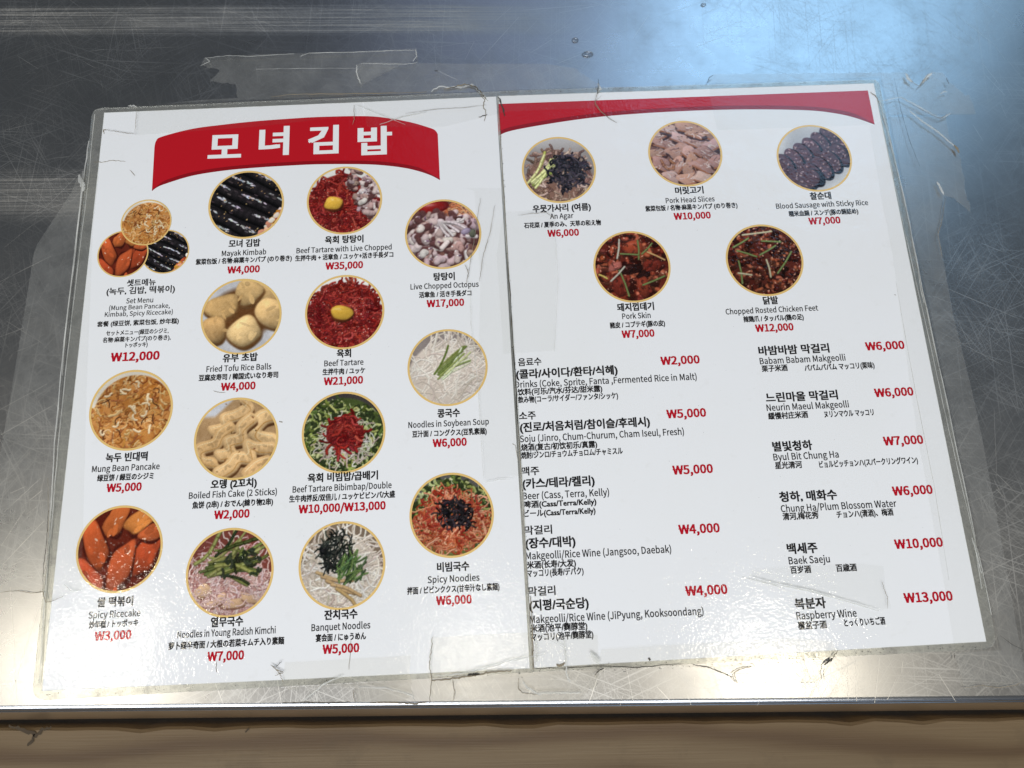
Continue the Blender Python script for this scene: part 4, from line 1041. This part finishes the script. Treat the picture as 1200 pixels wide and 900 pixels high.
on_tape(t_tm, 'grime_line', [(509, 83), (513, 83)], .001, 'grime'); on_tape(t_tm, 'crease', [(513, 83), (526, 89), (537, 94)], .0003, 'crease')
on_tape(t_tm, 'grime_line', [(701, 92), (702, 100), (700, 110), (703, 106)], .0006, 'grime', jit=.0004)
on_tape(t_tm, 'crease', [(700, 98), (704, 104), (700, 109)], .0018, 'crease', jit=.0006)
on_tape(t_tm, 'crease', [(700, 108), (697, 120), (704, 130), (715, 140), (723, 144)], .0005, 'rust', jit=.0002)
on_tape(t_tm, 'crease', [(418, 123), (440, 132), (460, 140), (475, 146)], .0005, 'crease', jit=.0002)
on_tape(t_tm, 'crease', [(475, 133), (510, 128), (545, 126), (570, 123)], .0004, 'rust', jit=.0002)
on_tape(t_tm, 'crease', [(445, 146), (470, 137), (500, 131)], .0008, 'crease', jit=.0003)
on_tape(t_tm, 'crease', [(415, 123), (415, 140), (413, 146)], .0005, 'rust', jit=.0003)
on_tape(t_tr, 'tear', [(829, 97), (831, 91), (836, 88)], .0005, 'grime', jit=.0002)
on_tape(t_b1, 'tear', [(415, 808), (414, 815), (417, 827)], .0005, 'rust', jit=.0004)
on_tape(t_b1, 'crease', [(420, 805), (450, 806), (484, 815), (486, 822)], .0006, 'crease', jit=.0004)
on_tape(t_b1, 'crease', [(355, 822), (380, 801), (402, 792)], .0008, 'crease', jit=.0003)
on_tape(t_b1, 'grime_line', [(331, 824), (360, 823), (385, 824), (410, 823)], .0006, 'grime', .0003, jit=.0003)
on_tape(t_b1, 'grime_line', [(317, 779), (323, 784), (328, 790), (332, 799)], .0006, 'rust', jit=.0005)
on_tape(t_b1, 'grime_line', [(330, 775), (323, 782), (318, 780)], .0005, 'grime', jit=.0004)
on_tape(t_b1, 'grime_line', [(320, 782), (332, 788), (322, 792)], .0005, 'rust', jit=.0004)
on_tape(t_b2, 'tear', [(507, 746), (505, 765), (503, 780), (506, 795), (503, 825)], .0006, 'rust', jit=.0005)
on_tape(t_b2, 'grime_line', [(506, 798), (530, 795), (555, 792), (572, 788), (600, 786)], .0012, 'rust', jit=.0006)
on_tape(t_b2, 'grime_line', [(548, 791), (556, 790), (562, 790)], .0016, 'grime', jit=.0004)
on_tape(t_b2, 'crease', [(510, 792), (540, 790), (562, 785), (600, 774), (640, 766)], .0008, 'crease', jit=.0005)
on_tape(t_b2, 'crease', [(530, 796), (533, 812), (530, 824)], .0005, 'rust', jit=.0004)
on_tape(t_b2, 'grime_line', [(433, 824), (450, 823), (470, 824), (487, 825), (500, 823)], .0009, 'rust', .0003, jit=.0004)
on_tape(t_b2, 'grime_line', [(608, 795), (607, 806), (612, 812), (630, 814)], .0006, 'rust', jit=.0004)
on_tape(t_b2, 'crease', [(612, 798), (618, 806), (630, 813), (660, 812), (680, 812)], .0010, 'crease', jit=.0005)
on_tape(t_b2, 'crease', [(661, 750), (663, 775), (664, 790), (668, 800)], .0008, 'crease', jit=.0005)
on_tape(t_b2, 'crease', [(625, 740), (660, 758), (664, 765)], .0004, 'crease', jit=.0003)
on_tape(t_b2, 'crease', [(692, 765), (698, 772), (702, 778)], .0028, 'crease', jit=.0006)
on_tape(t_b2, 'crease', [(627, 748), (629, 765), (628, 779)], .0010, 'crease', jit=.0005)
on_tape(t_b3, 'grime_line', [(812, 779), (830, 782), (846, 788), (858, 793), (864, 800)], .0006, 'grime', jit=.0003)
on_tape(t_b3, 'grime_line', [(864, 800), (860, 788), (870, 783), (885, 781)], .0006, 'rust', jit=.0003)
on_tape(t_b3, 'grime_line', [(697, 791), (703, 785), (708, 783)], .0007, 'grime', jit=.0002)
on_tape(t_b3, 'grime_line', [(966, 779), (972, 774), (976, 772)], .0017, 'grime', jit=.0003)
on_tape(t_b3, 'crease', [(975, 772), (982, 762)], .0006, 'rust', jit=.0003)
on_tape(t_b3, 'crease', [(966, 779), (965, 790), (966, 797)], .0005, 'rust', jit=.0003)
on_tape(t_pr, 'crease', [(880, 677), (905, 684), (950, 693), (1000, 707), (1030, 716)], .0008, 'crease', jit=.0002)
on_tape(t_pr, 'grime_line', [(1034, 682), (1036, 690), (1040, 700), (1040, 713)], .0004, 'rust', jit=.0005)
on_tape(t_pl, 'crease', [(545, 310), (549, 320), (547, 332)], .0006, 'rust', jit=.0004)
on_tape(t_pl, 'crease', [(563, 232), (556, 280), (548, 325)], .0004, 'rust', jit=.0004)
on_tape(t_pl, 'crease', [(551, 330), (552, 380), (560, 450), (567, 562)], .0003, 'crease', jit=.0002)
on_tape(t_pl, 'crease', [(568, 565), (585, 562), (602, 561)], .0004, 'crease', jit=.0004)
on_tape(t_pl, 'crease', [(580, 240), (575, 270), (566, 300), (562, 330)], .0004, 'rust', jit=.0004)
on_tape(t_ps, 'crease', [(607, 252), (625, 250), (640, 249), (650, 256)], .0004, 'rust', jit=.0004)
on_tape(t_ps, 'crease', [(650, 256), (654, 330), (650, 412)], .0003, 'crease', jit=.0003)

# seam dirt and other marks that sit on the sheets
def mark(parent, name, pts, wid, mat, zb, jit=.0003):
    jit *= .55; wid *= .75
    return menu_ribbon(name, pts, wid, zb + .0002, M[mat], parent, jit)
mark(left, 'grime_line', [(583.6, 113), (586.6, 160), (590, 225), (596.6, 330), (602.7, 430), (610.8, 560), (617.8, 675), (624.4, 785)], .0004, 'rust', LEFT_Z)
mark(left, 'grime_line', [(597, 330), (602.5, 420), (605.5, 470), (610, 540)], .0006, 'grime', LEFT_Z)
mark(left, 'crease', [(582.5, 113), (586, 170), (590, 240), (598, 350), (605, 450), (613, 580), (618, 675), (622, 783)], .0007, 'crease', LEFT_Z, .0002)
mark(left, 'grime_line', [(622, 700), (624, 745), (625, 784)], .0007, 'rust', LEFT_Z)
mark(left, 'grime_line', [(583, 113), (586, 117), (590, 130), (591, 136)], .0011, 'grime', LEFT_Z, .0005)
mark(left, 'grime_line', [(563, 112), (568, 116), (566, 124), (570, 132), (567, 142)], .0006, 'rust', LEFT_Z, .0006)
mark(left, 'grime_line', [(561, 137), (566, 136), (571, 134)], .0008, 'grime', LEFT_Z, .0005)
mark(left, 'crease', [(505, 107), (515, 101), (540, 103), (553, 98), (562, 107), (572, 118)], .0016, 'crease', LEFT_Z, .0008)
mark(left, 'grime_line', [(520, 104), (545, 99), (557, 101), (563, 108), (570, 116)], .0012, 'rust', LEFT_Z, .0008)
mark(left, 'grime_line', [(318, 113), (350, 110), (400, 110), (450, 109), (500, 108)], .0008, 'rust', LEFT_Z, .0006)
mark(left, 'crease', [(150, 124), (156, 124), (160, 125)], .0014, 'crease', LEFT_Z, .0006)
mark(left, 'grime_line', [(110, 190), (120, 190), (130, 188), (147, 189)], .0004, 'rust', LEFT_Z, .0004)
mark(left, 'grime_line', [(122, 157), (121, 152), (124, 152)], .0006, 'rust', LEFT_Z, .0004)
mark(left, 'grime_line', [(152, 199), (158, 206)], .0003, 'rust', LEFT_Z, .0002)
mark(left, 'grime_line', [(250, 458), (257, 460), (264, 460)], .0003, 'rust', LEFT_Z, .0002)
mark(left, 'grime_line', [(327, 494), (331, 495)], .0006, 'rust', LEFT_Z, .0002)
mark(left, 'grime_line', [(254, 775), (253, 782), (254, 788)], .0003, 'rust', LEFT_Z, .0002)
mark(left, 'grime_line', [(411, 750), (410, 770), (409, 785)], .0003, 'rust', LEFT_Z, .0003)
mark(left, 'crease', [(600, 520), (604, 522), (607, 540)], .0003, 'rust', LEFT_Z, .0003)
mark(right, 'grime_line', [(760, 771), (762, 774)], .0014, 'grime', RIGHT_Z, .0003)
mark(right, 'grime_line', [(652, 779), (658, 780), (662, 777)], .0016, 'rust', RIGHT_Z, .0005)
mark(right, 'grime_line', [(625, 783), (650, 783), (700, 781), (747, 782), (800, 778)], .0004, 'grime', RIGHT_Z, .0004)
mark(right, 'crease', [(705, 112), (698, 118), (697, 123), (705, 132), (720, 142)], .0003, 'rust', RIGHT_Z, .0002)
mark(right, 'crease', [(1020, 108), (1026, 112), (1030, 120)], .0009, 'rust', RIGHT_Z, .0004)
mark(right, 'weld_line', [(1050, 330), (1062, 400), (1075, 470), (1095, 570), (1112, 680)], .0003, 'crease', RIGHT_Z, .0001)
mark(right, 'grime_line', [(1048, 345), (1050, 346)], .0004, 'grime', RIGHT_Z, .0001)
mark(right, 'crease', [(870, 676), (900, 684), (920, 690)], .0004, 'crease', RIGHT_Z, .0001)

# fine dust and specks caught at the edges (uncountable)
def specks_on(parent, zb, segs, n, name='dirt_specks'):
    items = []
    for _ in range(n):
        (x0, y0), (x1, y1), sp, r = random.choice(segs); s = random.random()
        x = x0 + (x1 - x0) * s + random.gauss(0, sp); y = y0 + (y1 - y0) * s + random.gauss(0, sp)
        u, v = at_menu(x, y, zb); r = r * random.uniform(.4, 1.3); a0 = random.uniform(0, 6)
        k = random.choice((4, 5, 6))
        V = [(u + r * math.cos(a0 + 6.283 * j / k) * random.uniform(.5, 1.2), v + r * math.sin(a0 + 6.283 * j / k) * random.uniform(.5, 1.2), zb + .00022) for j in range(k)]
        items.append((V, [tuple(range(k))]))
    return tag(merged(name, items, M['grime'], parent), kind='stuff')
specks_on(left, LEFT_Z, [((120, 127), (580, 109), 1.2, .0002), ((584, 115), (626, 785), .7, .00024), ((50, 815), (620, 788), 1.6, .00022), ((100, 200), (45, 800), 1.5, .00014), ((330, 300), (330, 700), 90, .00010)], 520)
specks_on(right, RIGHT_Z, [((590, 108), (1028, 95), 1.0, .00022), ((630, 786), (1160, 756), 1.4, .00022), ((700, 786), (970, 772), 2.2, .0002), ((1034, 110), (1160, 740), 1.6, .00014), ((850, 300), (900, 700), 110, .00010)], 480)

# ------------------------------------------------------------------ water drops
def drop(x, y, rx, ry, h, label):
    V = [(0, 0, h)]; Fc = []; K = 20; J = 7
    for j in range(1, J + 1):
        t = j / J * math.pi / 2
        for k in range(K):
            a = 2 * math.pi * k / K; ww = 1 + .06 * math.sin(2 * a + 1)
            V.append((rx * math.sin(t) * math.cos(a) * ww, ry * math.sin(t) * math.sin(a) * ww, h * math.cos(t) + (0 if j < J else 0)))
    for k in range(K): Fc.append((0, 1 + k, 1 + (k + 1) % K))
    for j in range(J - 1):
        for k in range(K):
            a = 1 + j * K + k; b = 1 + j * K + (k + 1) % K; Fc.append((a, a + K, b + K, b))
    Fc.append(tuple(reversed([1 + (J - 1) * K + k for k in range(K)])))
    o = mobj('water_drop', V, Fc, M['water'], None, True)
    X, Y = at(x, y); o.location = (X, Y, .00006); tag(o, label, 'water drop', 'water drops on the steel')
    return o
t = NT('water'); g = t.n('MixShader'); a_ = t.n('BsdfTransparent'); a_.inputs[0].default_value = (.93, .93, .93, 1); b_ = t.n('BsdfGlossy'); b_.inputs['Roughness'].default_value = .03
f_ = t.n('Fresnel'); t.l(t.maprange(t.n('NewGeometry').outputs['Backfacing'], 0, 1, 1.6, .625), f_.inputs[0]); t.l(f_.outputs[0], g.inputs[0]); t.l(a_.outputs[0], g.inputs[1]); t.l(b_.outputs[0], g.inputs[2])
t.l(g.outputs[0], t.out.inputs[0]); M['water'] = t.m
drop(688.5, 64, .0032, .0022, .0017, 'largest flat water drop on the steel above the seam')
drop(674, 47.5, .0020, .0019, .0015, 'round water drop just behind the largest drop')
drop(824, 6, .0016, .0013, .0012, 'small lone water drop on the bluest part of the steel')

# a splinter split out of the wooden board, and debris in the gap
items = []
V, Fc = ribbon_geo([(10, 851), (20, 853), (35, 858), (42, 862), (50, 855), (60, 852)], .0016, -.0131, .0005); items.append((V, Fc))
V, Fc = ribbon_geo([(40, 860), (38, 868), (32, 874)], .0013, -.0131, .0003); items.append((V, Fc))
V, Fc = ribbon_geo([(287, 858), (292, 854)], .0009, -.0131, .0002); items.append((V, Fc))
merged('split', items, plain('dark split in wood', (.05, .035, .02, 1), .9), board, Matrix.Translation(-board.location))
